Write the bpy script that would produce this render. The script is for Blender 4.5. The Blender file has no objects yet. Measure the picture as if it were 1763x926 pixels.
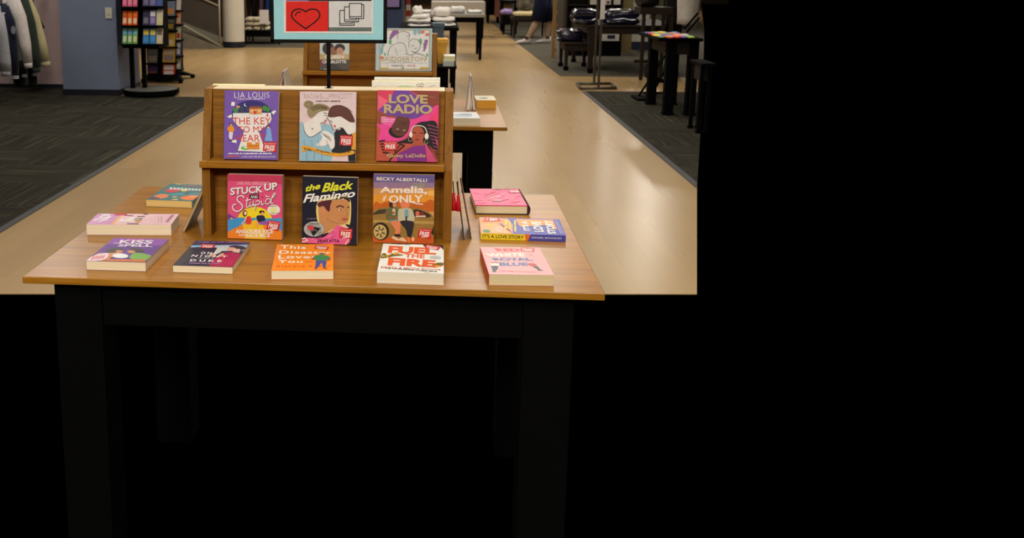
import bpy, bmesh, math, random
import numpy as np
from mathutils import Matrix, Vector
random.seed(7)
SC = bpy.context.scene
COL = SC.collection
PI = math.pi

# ------------------------------------------------------------------ camera, world, light, exposure
CAM_H, F_PX, PPX, PPY = 1.41, 1667.0, 600.0, 253.0
YAW, PITCH = math.radians(-5.132), math.radians(10.395)
fw = Vector((math.sin(YAW)*math.cos(PITCH), math.cos(YAW)*math.cos(PITCH), -math.sin(PITCH)))
rt = Vector((math.cos(YAW), -math.sin(YAW), 0))
dn = fw.cross(rt)
CAM_O = Vector((0, 0, CAM_H))
cd = bpy.data.cameras.new('camera'); cam = bpy.data.objects.new('camera', cd); COL.objects.link(cam)
cam.matrix_world = Matrix((( rt.x, -dn.x, -fw.x, 0), (rt.y, -dn.y, -fw.y, 0), (rt.z, -dn.z, -fw.z, CAM_H), (0, 0, 0, 1)))
cd.sensor_fit = 'HORIZONTAL'; cd.sensor_width = 36.0
cd.lens = F_PX*36.0/1763.0
cd.shift_x = (1763/2-PPX)/1763.0
cd.shift_y = (PPY-926/2)/1763.0
cd.clip_start = 0.05; cd.clip_end = 200
cd.dof.use_dof = True; cd.dof.focus_distance = 2.28; cd.dof.aperture_fstop = 10.0
SC.camera = cam

w = bpy.data.worlds.new('world'); SC.world = w; w.use_nodes = True
w.node_tree.nodes['Background'].inputs[0].default_value = (0, 0, 0, 1)
w.node_tree.nodes['Background'].inputs[1].default_value = 0.0
SC.view_settings.view_transform = 'Standard'
SC.view_settings.look = 'None'
SC.view_settings.gamma = 1.0
SC.view_settings.use_curve_mapping = False
SC.view_settings.exposure = 0.2
SC.cycles.max_bounces = 6
SC.cycles.use_denoising = True
SC.cycles.caustics_reflective = False; SC.cycles.caustics_refractive = False
SC.cycles.sample_clamp_indirect = 3.0

def lamp(name, loc, sx, sy, power, col=(1, .84, .66), rot=(0, 0, 0)):
    l = bpy.data.lights.new(name, 'AREA'); l.shape = 'RECTANGLE'; l.size = sx; l.size_y = sy
    l.energy = power; l.color = col
    o = bpy.data.objects.new(name, l); COL.objects.link(o); o.location = loc; o.rotation_euler = rot
    return o
WARM = (1, .93, .82)
# recessed ceiling troffers over the aisle and the departments (ceiling height 3.2 m)
for (x, y, pw) in [(-1.2, -2.6, 150), (0.9, -2.4, 150), (-0.2, -0.6, 62), (-0.3, 2.4, 18), (1.4, 3.6, 34), (-1.4, 4.4, 24), (0.4, 7.0, 46), (-1.2, 9.2, 26),
                   (1.2, 10.4, 36), (-0.4, 13.6, 44), (1.0, 16.5, 40), (-2.3, 15.5, 44), (0, 21, 40), (0, 26, 24), (0.6, 33, 12)]:
    lamp('ceiling_light', (x, y, 3.2), .6, 1.2, pw, WARM)
for (x, y, pw, c) in [(-3.6, 8.6, 34, (1, .95, .88)), (-5.4, 9.4, 16, (1, .95, .88)), (-3.4, 14.5, 36, (1, .94, .84)), (-1.6, 19.0, 40, (1, .94, .84)),
                      (3.0, 10.0, 8, WARM), (3.2, 14.5, 24, WARM),  (2.2, 22.5, 30, WARM)]:
    lamp('ceiling_light', (x, y, 3.2), .6, .6, pw, c)

for (x, y, pw) in [(4.3, 19.6, 60), (3.3, 19.6, 36), (5.2, 33, 60), (4.2, 31, 60)]:
    lamp('ceiling_light', (x, y, 3.2), .25, .9, pw, WARM)
# ------------------------------------------------------------------ helpers
def ray(px, py):
    return rt*((px-PPX)/F_PX) + dn*((py-PPY)/F_PX) + fw
def pz(px, py, z):
    d = ray(px, py); return CAM_O + d*((z-CAM_H)/d.z)
def pY(px, py, Y):
    d = ray(px, py); return CAM_O + d*(Y/d.y)
def pplane(px, py, p0, n):
    d = ray(px, py); return CAM_O + d*((p0-CAM_O).dot(n)/d.dot(n))

def lin(c):
    return tuple(((v/255)/12.92 if v/255 <= .04045 else ((v/255+.055)/1.055)**2.4) for v in c)

MATS = {}
def mat(name, rgb, rough=.6, spec=.3, var=.06, scale=30, metal=0.0, bump=0.0, coat=0.0, sheen=0.0):
    if name in MATS: return MATS[name]
    m = bpy.data.materials.new(name); m.use_nodes = True; MATS[name] = m
    nt = m.node_tree; b = nt.nodes['Principled BSDF']
    b.inputs['Roughness'].default_value = rough; b.inputs['Specular IOR Level'].default_value = spec
    b.inputs['Metallic'].default_value = metal; b.inputs['Coat Weight'].default_value = coat
    b.inputs['Sheen Weight'].default_value = sheen
    L = lin(rgb)
    if var > 0 or bump > 0:
        tc = nt.nodes.new('ShaderNodeTexCoord'); n = nt.nodes.new('ShaderNodeTexNoise')
        n.inputs['Scale'].default_value = scale; n.inputs['Detail'].default_value = 4
        nt.links.new(tc.outputs['Object'], n.inputs['Vector'])
        r = nt.nodes.new('ShaderNodeValToRGB')
        r.color_ramp.elements[0].position = .3; r.color_ramp.elements[1].position = .7
        r.color_ramp.elements[0].color = tuple(v*(1-var) for v in L)+(1,)
        r.color_ramp.elements[1].color = tuple(min(1, v*(1+var)) for v in L)+(1,)
        nt.links.new(n.outputs['Fac'], r.inputs['Fac']); nt.links.new(r.outputs['Color'], b.inputs['Base Color'])
        if bump > 0:
            bp = nt.nodes.new('ShaderNodeBump'); bp.inputs['Strength'].default_value = bump; bp.inputs['Distance'].default_value = .004
            nt.links.new(n.outputs['Fac'], bp.inputs['Height']); nt.links.new(bp.outputs['Normal'], b.inputs['Normal'])
    else:
        b.inputs['Base Color'].default_value = L+(1,)
    return m
def ink(rgb, rough=.38):
    return mat('ink_%02x%02x%02x' % tuple(rgb), rgb, rough, .22, .05, 60)

def wood(name, c1, c2, axis, rough=.4, fine=260, spec=.35, var=1.0):
    """laminate with long streaks along the given axis"""
    m = bpy.data.materials.new(name); m.use_nodes = True; nt = m.node_tree; b = nt.nodes['Principled BSDF']
    tc = nt.nodes.new('ShaderNodeTexCoord'); mp = nt.nodes.new('ShaderNodeMapping')
    nt.links.new(tc.outputs['Object'], mp.inputs['Vector'])
    s = [1, 1, 1]; s[axis] = .035
    mp.inputs['Scale'].default_value = s
    n1 = nt.nodes.new('ShaderNodeTexNoise'); n1.inputs['Scale'].default_value = fine; n1.inputs['Detail'].default_value = 5
    n2 = nt.nodes.new('ShaderNodeTexNoise'); n2.inputs['Scale'].default_value = fine/7; n2.inputs['Detail'].default_value = 3; n2.inputs['Distortion'].default_value = .6
    for n in (n1, n2): nt.links.new(mp.outputs['Vector'], n.inputs['Vector'])
    mx = nt.nodes.new('ShaderNodeMath'); mx.operation = 'MULTIPLY_ADD'; mx.inputs[1].default_value = .55
    h = nt.nodes.new('ShaderNodeMath'); h.operation = 'MULTIPLY'; h.inputs[1].default_value = .45
    nt.links.new(n2.outputs['Fac'], h.inputs[0])
    nt.links.new(n1.outputs['Fac'], mx.inputs[0]); nt.links.new(h.outputs[0], mx.inputs[2])
    r = nt.nodes.new('ShaderNodeValToRGB'); r.color_ramp.elements[0].position = .32; r.color_ramp.elements[1].position = .68
    r.color_ramp.elements[0].color = lin(c1)+(1,); r.color_ramp.elements[1].color = lin(c2)+(1,)
    nt.links.new(mx.outputs[0], r.inputs['Fac']); nt.links.new(r.outputs['Color'], b.inputs['Base Color'])
    b.inputs['Roughness'].default_value = rough; b.inputs['Specular IOR Level'].default_value = spec
    return m

class MB:
    def __init__(s): s.v = []; s.f = []; s.m = []; s.mi = 0
    def add(s, vs, fs, mi=None):
        k = len(s.v); s.v += [Vector(v) for v in vs]
        for f in fs: s.f.append([k+i for i in f]); s.m.append(s.mi if mi is None else mi)
        return s
    def box(s, x0, x1, y0, y1, z0, z1, mi=None):
        vs = [(x, y, z) for z in (z0, z1) for y in (y0, y1) for x in (x0, x1)]
        return s.add(vs, [(0, 2, 3, 1), (4, 5, 7, 6), (0, 1, 5, 4), (2, 6, 7, 3), (0, 4, 6, 2), (1, 3, 7, 5)], mi)
    def hexa(s, b, t, mi=None):
        return s.add(list(b)+list(t), [(3, 2, 1, 0), (4, 5, 6, 7), (0, 1, 5, 4), (1, 2, 6, 5), (2, 3, 7, 6), (3, 0, 4, 7)], mi)
    def prism(s, poly, ax, a, b, mi=None):
        """poly of 2D points extruded along axis ax from a to b"""
        def P(p, t):
            q = [p[0], p[1]]; q.insert(ax, t); return q
        n = len(poly)
        vs = [P(p, a) for p in poly]+[P(p, b) for p in poly]
        fs = [tuple(range(n-1, -1, -1)), tuple(range(n, 2*n))]+[(i, (i+1) % n, n+(i+1) % n, n+i) for i in range(n)]
        return s.add(vs, fs, mi)
    def tube(s, pts, rad, n=10, mi=None, flat=1.0, up=Vector((0, 0, 1)), cap=True):
        pts = [Vector(p) for p in pts]
        if not hasattr(rad, '__len__'): rad = [rad]*len(pts)
        vs = []; fs = []
        for i, p in enumerate(pts):
            d = (pts[min(i+1, len(pts)-1)]-pts[max(i-1, 0)]).normalized()
            u = up if abs(d.dot(up)) < .95 else Vector((1, 0, 0))
            a = d.cross(u).normalized(); b = a.cross(d).normalized()
            for k in range(n):
                t = 2*PI*k/n
                vs.append(p+a*math.cos(t)*rad[i]+b*math.sin(t)*rad[i]*flat)
        for i in range(len(pts)-1):
            for k in range(n):
                fs.append((i*n+k, i*n+(k+1) % n, (i+1)*n+(k+1) % n, (i+1)*n+k))
        if cap:
            fs.append(tuple(range(n-1, -1, -1))); e = (len(pts)-1)*n; fs.append(tuple(range(e, e+n)))
        return s.add(vs, fs, mi)
    def lathe(s, prof, c=(0, 0), n=32, mi=None):
        vs = []; fs = []
        for (r, z) in prof:
            for k in range(n): vs.append((c[0]+r*math.cos(2*PI*k/n), c[1]+r*math.sin(2*PI*k/n), z))
        for i in range(len(prof)-1):
            for k in range(n): fs.append((i*n+k, i*n+(k+1) % n, (i+1)*n+(k+1) % n, (i+1)*n+k))
        fs.append(tuple(range(n-1, -1, -1))); e = (len(prof)-1)*n; fs.append(tuple(range(e, e+n)))
        return s.add(vs, fs, mi)
    def soft(s, cx, cy, z0, wx, wy, h, seed=0, lump=.012, n=14, rz=0.0, mi=None, edge=.35):
        """a lumpy folded-fabric slab"""
        rng = random.Random(seed); ph = [rng.uniform(0, 6.28) for _ in range(8)]
        vs = []; fs = []; m = 10
        for j in range(m+1):
            v = -PI/2+PI*j/m
            for i in range(n*2):
                u = 2*PI*i/(n*2)
                se = lambda a, e: math.copysign(abs(a)**e, a)
                x = se(math.cos(v), .45)*se(math.cos(u), edge); y = se(math.cos(v), .45)*se(math.sin(u), edge); z = se(math.sin(v), .7)
                k = lump*(math.sin(5*x+ph[0])*math.cos(4*y+ph[1])+.6*math.sin(9*y+ph[2]+3*z)+.5*math.sin(11*x+ph[3]+5*y))
                X = x*wx/2+k; Y = y*wy/2+k*.7; Z = z0+h/2+z*h/2+(k*.8 if z > 0 else 0)
                c, sn = math.cos(rz), math.sin(rz)
                vs.append((cx+X*c-Y*sn, cy+X*sn+Y*c, max(Z, z0)))
        N = n*2
        for j in range(m):
            for i in range(N): fs.append((j*N+i, j*N+(i+1) % N, (j+1)*N+(i+1) % N, (j+1)*N+i))
        return s.add(vs, fs, mi)
    def build(s, name, mats, parent=None, bevel=0.0, smooth=False, local=False, sub=0):
        me = bpy.data.meshes.new(name)
        off = Vector((0, 0, 0))
        if parent is not None and not local: 
            inv = parent.matrix_basis.inverted(); vs = [inv @ v for v in s.v]
        else: vs = s.v
        me.from_pydata([tuple(v) for v in vs], [], s.f)
        for m in (mats if isinstance(mats, (list, tuple)) else [mats]): me.materials.append(m)
        for p, mi in zip(me.polygons, s.m): p.material_index = mi; p.use_smooth = smooth
        bm = bmesh.new(); bm.from_mesh(me); bmesh.ops.recalc_face_normals(bm, faces=bm.faces); bm.to_mesh(me); bm.free()
        o = bpy.data.objects.new(name, me); COL.objects.link(o)
        if parent is not None: o.parent = parent
        if bevel:
            b = o.modifiers.new('bevel', 'BEVEL'); b.width = bevel; b.segments = 2; b.limit_method = 'ANGLE'
        if sub:
            b = o.modifiers.new('sub', 'SUBSURF'); b.levels = sub; b.render_levels = sub
        return o

def tag(o, label=None, cat=None, group=None, kind=None):
    if label: o['label'] = label
    if cat: o['category'] = cat
    if group: o['group'] = group
    if kind: o['kind'] = kind
    return o
def thing(name, loc, label, cat, group=None, M=None):
    o = bpy.data.objects.new(name, None); COL.objects.link(o); o.empty_display_size = .05
    if M is not None: o.matrix_basis = M
    else: o.matrix_basis = Matrix.Translation(Vector(loc))
    return tag(o, label, cat, group)
def struct(name, mb, m, bevel=0, smooth=False):
    return tag(mb.build(name, m, None, bevel, smooth), kind='structure')
# ------------------------------------------------------------------ floor, carpets, walls
def floor_mat():
    m = bpy.data.materials.new('beech_floor'); m.use_nodes = True; nt = m.node_tree; b = nt.nodes['Principled BSDF']
    N = nt.nodes.new; Lk = nt.links.new
    tc = N('ShaderNodeTexCoord')
    br = N('ShaderNodeTexBrick'); br.inputs['Scale'].default_value = 1.0; br.inputs['Brick Width'].default_value = .95; br.inputs['Row Height'].default_value = .152
    br.inputs['Mortar Size'].default_value = .0012; br.inputs['Mortar Smooth'].default_value = .2; br.offset = .37
    br.inputs['Color1'].default_value = lin((188, 157, 110))+(1,); br.inputs['Color2'].default_value = lin((179, 149, 103))+(1,); br.inputs['Mortar'].default_value = lin((170, 137, 90))+(1,)
    mp0 = N('ShaderNodeMapping'); mp0.inputs['Rotation'].default_value = (0, 0, PI/2)
    Lk(tc.outputs['Object'], mp0.inputs['Vector']); Lk(mp0.outputs['Vector'], br.inputs['Vector'])
    mp = N('ShaderNodeMapping'); mp.inputs['Scale'].default_value = (1, .08, 1); Lk(tc.outputs['Object'], mp.inputs['Vector'])
    n = N('ShaderNodeTexNoise'); n.inputs['Scale'].default_value = 55; n.inputs['Detail'].default_value = 6; Lk(mp.outputs['Vector'], n.inputs['Vector'])
    r = N('ShaderNodeValToRGB'); r.color_ramp.elements[0].position = .3; r.color_ramp.elements[1].position = .75
    r.color_ramp.elements[0].color = (.97, .967, .96, 1); r.color_ramp.elements[1].color = (1.02, 1.02, 1.02, 1); Lk(n.outputs['Fac'], r.inputs['Fac'])
    mul = N('ShaderNodeMixRGB'); mul.blend_type = 'MULTIPLY'; mul.inputs[0].default_value = 1; Lk(br.outputs['Color'], mul.inputs[1]); Lk(r.outputs['Color'], mul.inputs[2])
    Lk(mul.outputs['Color'], b.inputs['Base Color'])
    n2 = N('ShaderNodeTexNoise'); n2.inputs['Scale'].default_value = 3.2; n2.inputs['Detail'].default_value = 3; n2.inputs['Roughness'].default_value = .6; Lk(mp.outputs['Vector'], n2.inputs['Vector'])
    r2 = N('ShaderNodeMapRange'); r2.inputs[1].default_value = .3; r2.inputs[2].default_value = .7; r2.inputs[3].default_value = .27; r2.inputs[4].default_value = .285
    Lk(n2.outputs['Fac'], r2.inputs[0]); Lk(r2.outputs[0], b.inputs['Roughness'])
    b.inputs['Specular IOR Level'].default_value = .4
    return m
def carpet_mat():
    m = bpy.data.materials.new('carpet_tile'); m.use_nodes = True; nt = m.node_tree; b = nt.nodes['Principled BSDF']
    N = nt.nodes.new; Lk = nt.links.new
    tc = N('ShaderNodeTexCoord'); 
    ck = N('ShaderNodeTexChecker'); ck.inputs['Scale'].default_value = 1.64; Lk(tc.outputs['Object'], ck.inputs['Vector'])
    ck.inputs['Color1'].default_value = (1, 1, 1, 1); ck.inputs['Color2'].default_value = (0, 0, 0, 1)
    outs = []
    for sc in ((1, .025, 1), (.025, 1, 1)):
        mp = N('ShaderNodeMapping'); mp.inputs['Scale'].default_value = sc; Lk(tc.outputs['Object'], mp.inputs['Vector'])
        n = N('ShaderNodeTexNoise'); n.inputs['Scale'].default_value = 48; n.inputs['Detail'].default_value = 4; n.inputs['Roughness'].default_value = .65; Lk(mp.outputs['Vector'], n.inputs['Vector']); outs.append(n)
    mx = N('ShaderNodeMix'); mx.data_type = 'FLOAT'; Lk(ck.outputs['Fac'], mx.inputs[0]); Lk(outs[0].outputs['Fac'], mx.inputs[2]); Lk(outs[1].outputs['Fac'], mx.inputs[3])
    r = N('ShaderNodeValToRGB'); e = r.color_ramp.elements
    e[0].position = .36; e[0].color = lin((36, 35, 29))+(1,); e[1].position = .72; e[1].color = lin((82, 80, 62))+(1,)
    k = e.new(.54); k.color = lin((52, 50, 42))+(1,)
    Lk(mx.outputs[0], r.inputs['Fac']); Lk(r.outputs['Color'], b.inputs['Base Color'])
    b.inputs['Roughness'].default_value = .95; b.inputs['Specular IOR Level'].default_value = .1
    return m
M_FLOOR = floor_mat(); M_CARP = carpet_mat()
M_BORDER = mat('carpet_border', (92, 92, 94), .9, .1, .12, 120)
M_VOID = mat('bare_slab', (0, 0, 0), 1.0, 0.0, 0)
fl = MB(); fl.prism([(-1.93, 3.937), (1.167, 4.211), (1.72, 6.37), (3.1, 11.5), (6.4, 24), (11, 42), (-12, 42), (-12, 9.0), (-4.0, 3.75)], 2, -.004, 0)
struct('floor', fl, M_FLOOR)
sl = MB(); sl.box(-12.5, 12.5, .3, 43, -.12, -.004); struct('floor_slab', sl, M_VOID)
XL = -2.34
cl = MB(); cl.prism([(XL-.045, 4.4), (XL-.045, 10.56), (-4.22, 10.6), (-4.22, 11.23), (-8, 11.23), (-8, 4.4)], 2, 0, .006); struct('floor_carpet_left', cl, M_CARP)
cb = MB(); cb.box(XL-.045, XL, 4.3, 10.56, 0, .0065); struct('trim_1', cb, M_BORDER)
XR = 1.715
rb = MB(); rb.prism([(XR, 6.372), (XR+.045, 6.522), (XR+.045, 11.5), (XR, 11.5)], 2, 0, .0065); struct('trim_2', rb, M_BORDER)
cr = MB(); cr.prism([(XR+.045, 6.522), (3.1, 11.5), (XR+.045, 11.5)], 2, 0, .006); struct('floor_carpet_right', cr, M_CARP)
c2 = MB(); c2.prism([(1.67, 13.16), (3.54, 13.16), (6.4, 24), (7.2, 27.5), (1.46, 27.5)], 2, 0, .006); struct('floor_carpet_rear', c2, mat('rear_carpet', (88, 84, 74), .95, .1, .25, 25))
c3 = MB(); c3.prism([(-4.6, 17.6), (-2.35, 17.6), (-1.6, 19.5), (-1.6, 30), (-4.6, 30)], 2, 0, .006); struct('floor_carpet_far', c3, mat('rear_carpet', (0, 0, 0)))

M_BLUE = mat('blue_grey_paint', (112, 120, 142), .6, .2, .03, 4)
M_PINK = mat('mauve_paint', (186, 160, 156), .6, .2, .04, 3)
M_BASE = mat('dark_baseboard', (26, 28, 38), .5, .3, .1)
M_WHITE = mat('white_column_paint', (205, 200, 186), .5, .3, .03, 4)
M_BLK = mat('black_laminate', (4, 4, 4), .8, .06, .1)
M_METAL = mat('dark_metal', (34, 32, 30), .35, .5, .1, metal=.6)
M_DKWOOD = mat('dark_brown_wood', (36, 26, 19), .6, .2, .2, 20)
# pillar and wall on the left
p = MB(); p.box(-4.21, -3.56, 10.62, 11.4, .07, 3.3); struct('pillar_left', p, M_BLUE)
p = MB(); p.box(-4.215, -3.555, 10.605, 11.4, 0, .07); struct('baseboard_left', p, M_BASE)
p = MB(); p.box(-8.5, -4.21, 11.25, 11.4, .05, 3.3); struct('wall_left', p, M_PINK)
p = MB(); p.box(-8.5, -4.21, 11.235, 11.4, 0, .05); struct('baseboard_left_rear', p, M_BASE)
t = thing('light_switch', pY(188, 22, 10.62), 'cream switch plate on the blue grey pillar', 'light switch')
a = pY(181, 13, 10.62); b_ = pY(193.5, 32, 10.62)
q = MB(); q.box(a.x, b_.x, 10.607, 10.62, b_.z, a.z); q.build('plate', mat('switch_plate', (190, 186, 170), .5), t, .002)
q = MB(); q.box(a.x+.03, b_.x-.03, 10.60, 10.607, b_.z+.045, a.z-.045); q.build('rocker', mat('switch_plate', ()), t, .002)

# round white column beside the ramp
cc = Vector((-3.70, 17.62, 0))
s_ = MB(); s_.lathe([(.198, .0), (.198, 3.3)], (cc.x, cc.y), 40); struct('pillar_round', s_, M_WHITE, smooth=False)
s_ = MB(); s_.lathe([(.206, 0), (.206, .105), (.199, .11)], (cc.x, cc.y), 40); struct('baseboard_round', s_, M_BASE)
# dark blue pillar in the middle distance
s_ = MB(); s_.box(-1.16, -.43, 12.6, 13.3, 0, 3.3); struct('pillar_middle', s_, mat('navy_paint', (58, 70, 98), .6, .2, .04, 4))
s_ = MB(); s_.box(-12, 12, -6, 42, 3.3, 3.4); struct('ceiling', s_, mat('ceiling_paint', (206, 202, 194), .8, .1, .03, 2))
# far end of the shop
s_ = MB(); s_.box(-12, 12, 41.6, 41.9, 0, 3.4); struct('wall_back', s_, mat('far_wall_paint', (96, 84, 70), .7, .2, .1, 2))
# timber screen wall, ramp and handrail left of the column
s_ = MB(); s_.box(-7.5, -3.96, 20.0, 20.2, 0, 3.3); struct('wall_rear', s_, mat('walnut_panel', (74, 50, 36), .5, .3, .2, 6))
s_ = MB()
A = pz(312, 86, 0); B = pz(378, 84.5, 0); Yr = B.y
zt = pY(312, 47, Yr).z; xl = pY(296, 47, Yr).x
s_.prism([(xl-.9, 0), (B.x, 0), (B.x, .03), (xl-.9, zt+.32)], 1, Yr, Yr+1.3); 
struct('ramp', s_, mat('ramp_concrete', (120, 114, 100), .8, .2, .15, 8))
t = thing('handrail', B, 'pale metal handrail with post and glass panel along the ramp', 'handrail')
M_RAIL = mat('brushed_steel', (160, 154, 138), .45, .4, .05, metal=.3)
q = MB(); q.tube([(B.x-.0, Yr+.05, .02), (B.x, Yr+.05, 1.2)], .017, 10); q.build('post', M_RAIL, t, smooth=True)
q = MB(); q.tube([(B.x-1.6, Yr+.05, pY(348, 2, Yr).z+.62), (B.x, Yr+.05, pY(378, 11, Yr).z)], .016, 10); q.build('rail', M_RAIL, t, smooth=True)
q = MB(); q.tube([(B.x-1.6, Yr+.03, zt+.55), (B.x, Yr+.03, .06)], .017, 8); q.build('bottom_rail', M_RAIL, t, smooth=True)
g = bpy.data.materials.new('rail_glass'); g.use_nodes = True; gb = g.node_tree.nodes['Principled BSDF']; gb.inputs['Transmission Weight'].default_value = .95; gb.inputs['Roughness'].default_value = .05; gb.inputs['IOR'].default_value = 1.3; gb.inputs['Base Color'].default_value = (.8, .85, .8, 1)
q = MB(); q.prism([(B.x-.7, .33), (B.x-.03, .1), (B.x-.03, pY(376, 14, Yr).z), (B.x-.7, pY(376, 14, Yr).z+.26)], 1, Yr+.06, Yr+.068); q.build('glass_panel', g, t)
# ------------------------------------------------------------------ display tables and book cases
W1, W2 = (128, 81, 17), (180, 122, 36)
WOODX = wood('oak_laminate_along', W1, W2, 0, .33)
WOODZ = wood('oak_laminate_upright', (118, 76, 20), (158, 106, 36), 2, .55, 260, .15)
WOODXB = wood('oak_laminate_back', (104, 66, 14), (164, 108, 32), 0, .55, 300, .15)
for m_ in (WOODX,):
    b_ = m_.node_tree.nodes['Principled BSDF']; b_.inputs['Coat Weight'].default_value = .08; b_.inputs['Coat Roughness'].default_value = .22
def display_table(x0, x1, y0, y1, label, top_m=None, zf=-.004):
    T, th = .76, .0155
    t = thing('display_table', ((x0+x1)/2, (y0+y1)/2, 0), label, 'table')
    q = MB(); q.box(x0, x1, y0, y1, T-th, T); q.build('tabletop', top_m or WOODX, t, .0015)
    ix, iy = .055, .035
    for (a, b, c, d) in ((x0+ix+.1, x1-ix-.1, y0+iy+.01, y0+iy+.03), (x0+ix+.1, x1-ix-.1, y1-iy-.03, y1-iy-.01),
                         (x0+ix+.01, x0+ix+.03, y0+iy+.1, y1-iy-.1), (x1-ix-.03, x1-ix-.01, y0+iy+.1, y1-iy-.1)):
        q = MB(); q.box(a, b, c, d, T-th-.105, T-th); q.build('apron', M_BLK, t, .001)
    for lx in (x0+ix, x1-ix-.105):
        for ly in (y0+iy, y1-iy-.105):
            q = MB(); q.box(lx, lx+.105, ly, ly+.105, zf, T-th); q.build('leg', M_BLK, t, .002)
    return t
T1 = display_table(-.878, .3525, 1.927, 2.812, 'large oak topped book table with black legs in the foreground')
T2 = display_table(-.925, .304, 4.04, 4.925, 'oak topped table with black legs directly behind the front book table', zf=0)
T3 = display_table(-.80, .145, 6.60, 7.48, 'third table of the row, dark topped, holding white and gold items', M_BLK, zf=0)

def book_case(x0, x1, yc, label, group=None):
    t = thing('book_case', ((x0+x1)/2, yc, .76), label, 'book case')
    sx = .02; zs = .9525; z0, zm, z1 = .76, .935, 1.121
    prof = [(yc-.085, z0), (yc+.085, z0), (yc+.085, zm), (yc+.036, z1), (yc-.036, z1), (yc-.085, zm)]
    for a in (x0, x1-sx):
        q = MB(); q.prism(prof, 0, a, a+sx); q.build('side_panel', WOODZ, t, .001)
    for s in (-1, 1):
        nm = 'front' if s < 0 else 'rear'
        q = MB(); lo = [(yc+s*.030, z0), (yc+s*.018, z0), (yc+s*.018, zm-.002), (yc+s*.030, zm-.002)]
        q.prism(lo, 0, x0+sx, x1-sx); q.build('lower_back', WOODXB, t)
        pb = .052  # foot of the slanted back, from the case centre
        q = MB(); up = [(yc+s*pb, zs), (yc+s*(pb-.010), zs), (yc+s*.023, z1-.001), (yc+s*.033, z1-.001)]
        q.prism(up, 0, x0+sx+.0008, x1-sx-.0008); q.build('upper_back', WOODXB, t, .0008)
        q = MB(); ya, yb = sorted((yc+s*.105, yc+s*.012))
        q.box(x0+sx, x1-sx, *((ya, yb-.001) if s < 0 else (ya+.001, yb)), zs-.0165, zs); q.build('shelf', WOODX, t, .001)
        q = MB(); ya, yb = sorted((yc+s*.105, yc+s*.0855))
        q.box(x0-.001, x0+sx, ya, yb, zs-.0165, zs); q.build('shelf_end', WOODX, t, .001)
    q = MB(); q.prism([(yc-.0335, z1-.001), (yc+.0335, z1-.001), (yc+.0335, z1+.001), (yc-.0335, z1+.001)], 0, x0+sx+.001, x1-sx-.001); q.build('top_cap', mat('pale_cream', (228, 206, 168), .4, .4, .06, 40), t)  # cap coloured pale cream, paler than the oak panels below it
    return t
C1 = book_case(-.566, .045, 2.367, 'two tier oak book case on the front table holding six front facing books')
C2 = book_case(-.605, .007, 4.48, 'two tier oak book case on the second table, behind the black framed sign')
# ------------------------------------------------------------------ books: printed covers as thin inlaid shapes
_tcache = {}
def text_tris(s, bold=0.0, shear=0.0, space=1.0):
    key = (s, bold, shear, space)
    if key in _tcache: return _tcache[key]
    c = bpy.data.curves.new('txt', 'FONT'); c.body = s; c.size = 1; c.offset = bold; c.shear = shear; c.space_character = space; c.resolution_u = 3
    o = bpy.data.objects.new('txt', c); COL.objects.link(o)
    bpy.context.view_layer.update()
    dg = bpy.context.evaluated_depsgraph_get(); me = o.evaluated_get(dg).to_mesh()
    vs = [(v.co.x, v.co.y) for v in me.vertices]; fs = [tuple(p.vertices) for p in me.polygons]
    o.evaluated_get(dg).to_mesh_clear(); bpy.data.objects.remove(o); bpy.data.curves.remove(c)
    if not vs: return None
    xs = [v[0] for v in vs]; ys = [v[1] for v in vs]
    x0, x1, y0, y1 = min(xs), max(xs), min(ys), max(ys)
    r = [((x-x0)/(x1-x0), (y-y0)/(y1-y0)) for x, y in vs], fs
    _tcache[key] = r; return r

def homog(quad):
    """image quad TL,TR,BR,BL -> unit square u right, v up"""
    dst = [(0, 1), (1, 1), (1, 0), (0, 0)]; A = []; B = []
    for (x, y), (u, v) in zip(quad, dst):
        A.append([x, y, 1, 0, 0, 0, -u*x, -u*y]); B.append(u)
        A.append([0, 0, 0, x, y, 1, -v*x, -v*y]); B.append(v)
    h = np.linalg.solve(np.array(A, float), np.array(B, float))
    def f(x, y):
        w_ = h[6]*x+h[7]*y+1
        return ((h[0]*x+h[1]*y+h[2])/w_, (h[3]*x+h[4]*y+h[5])/w_)
    return f

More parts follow.
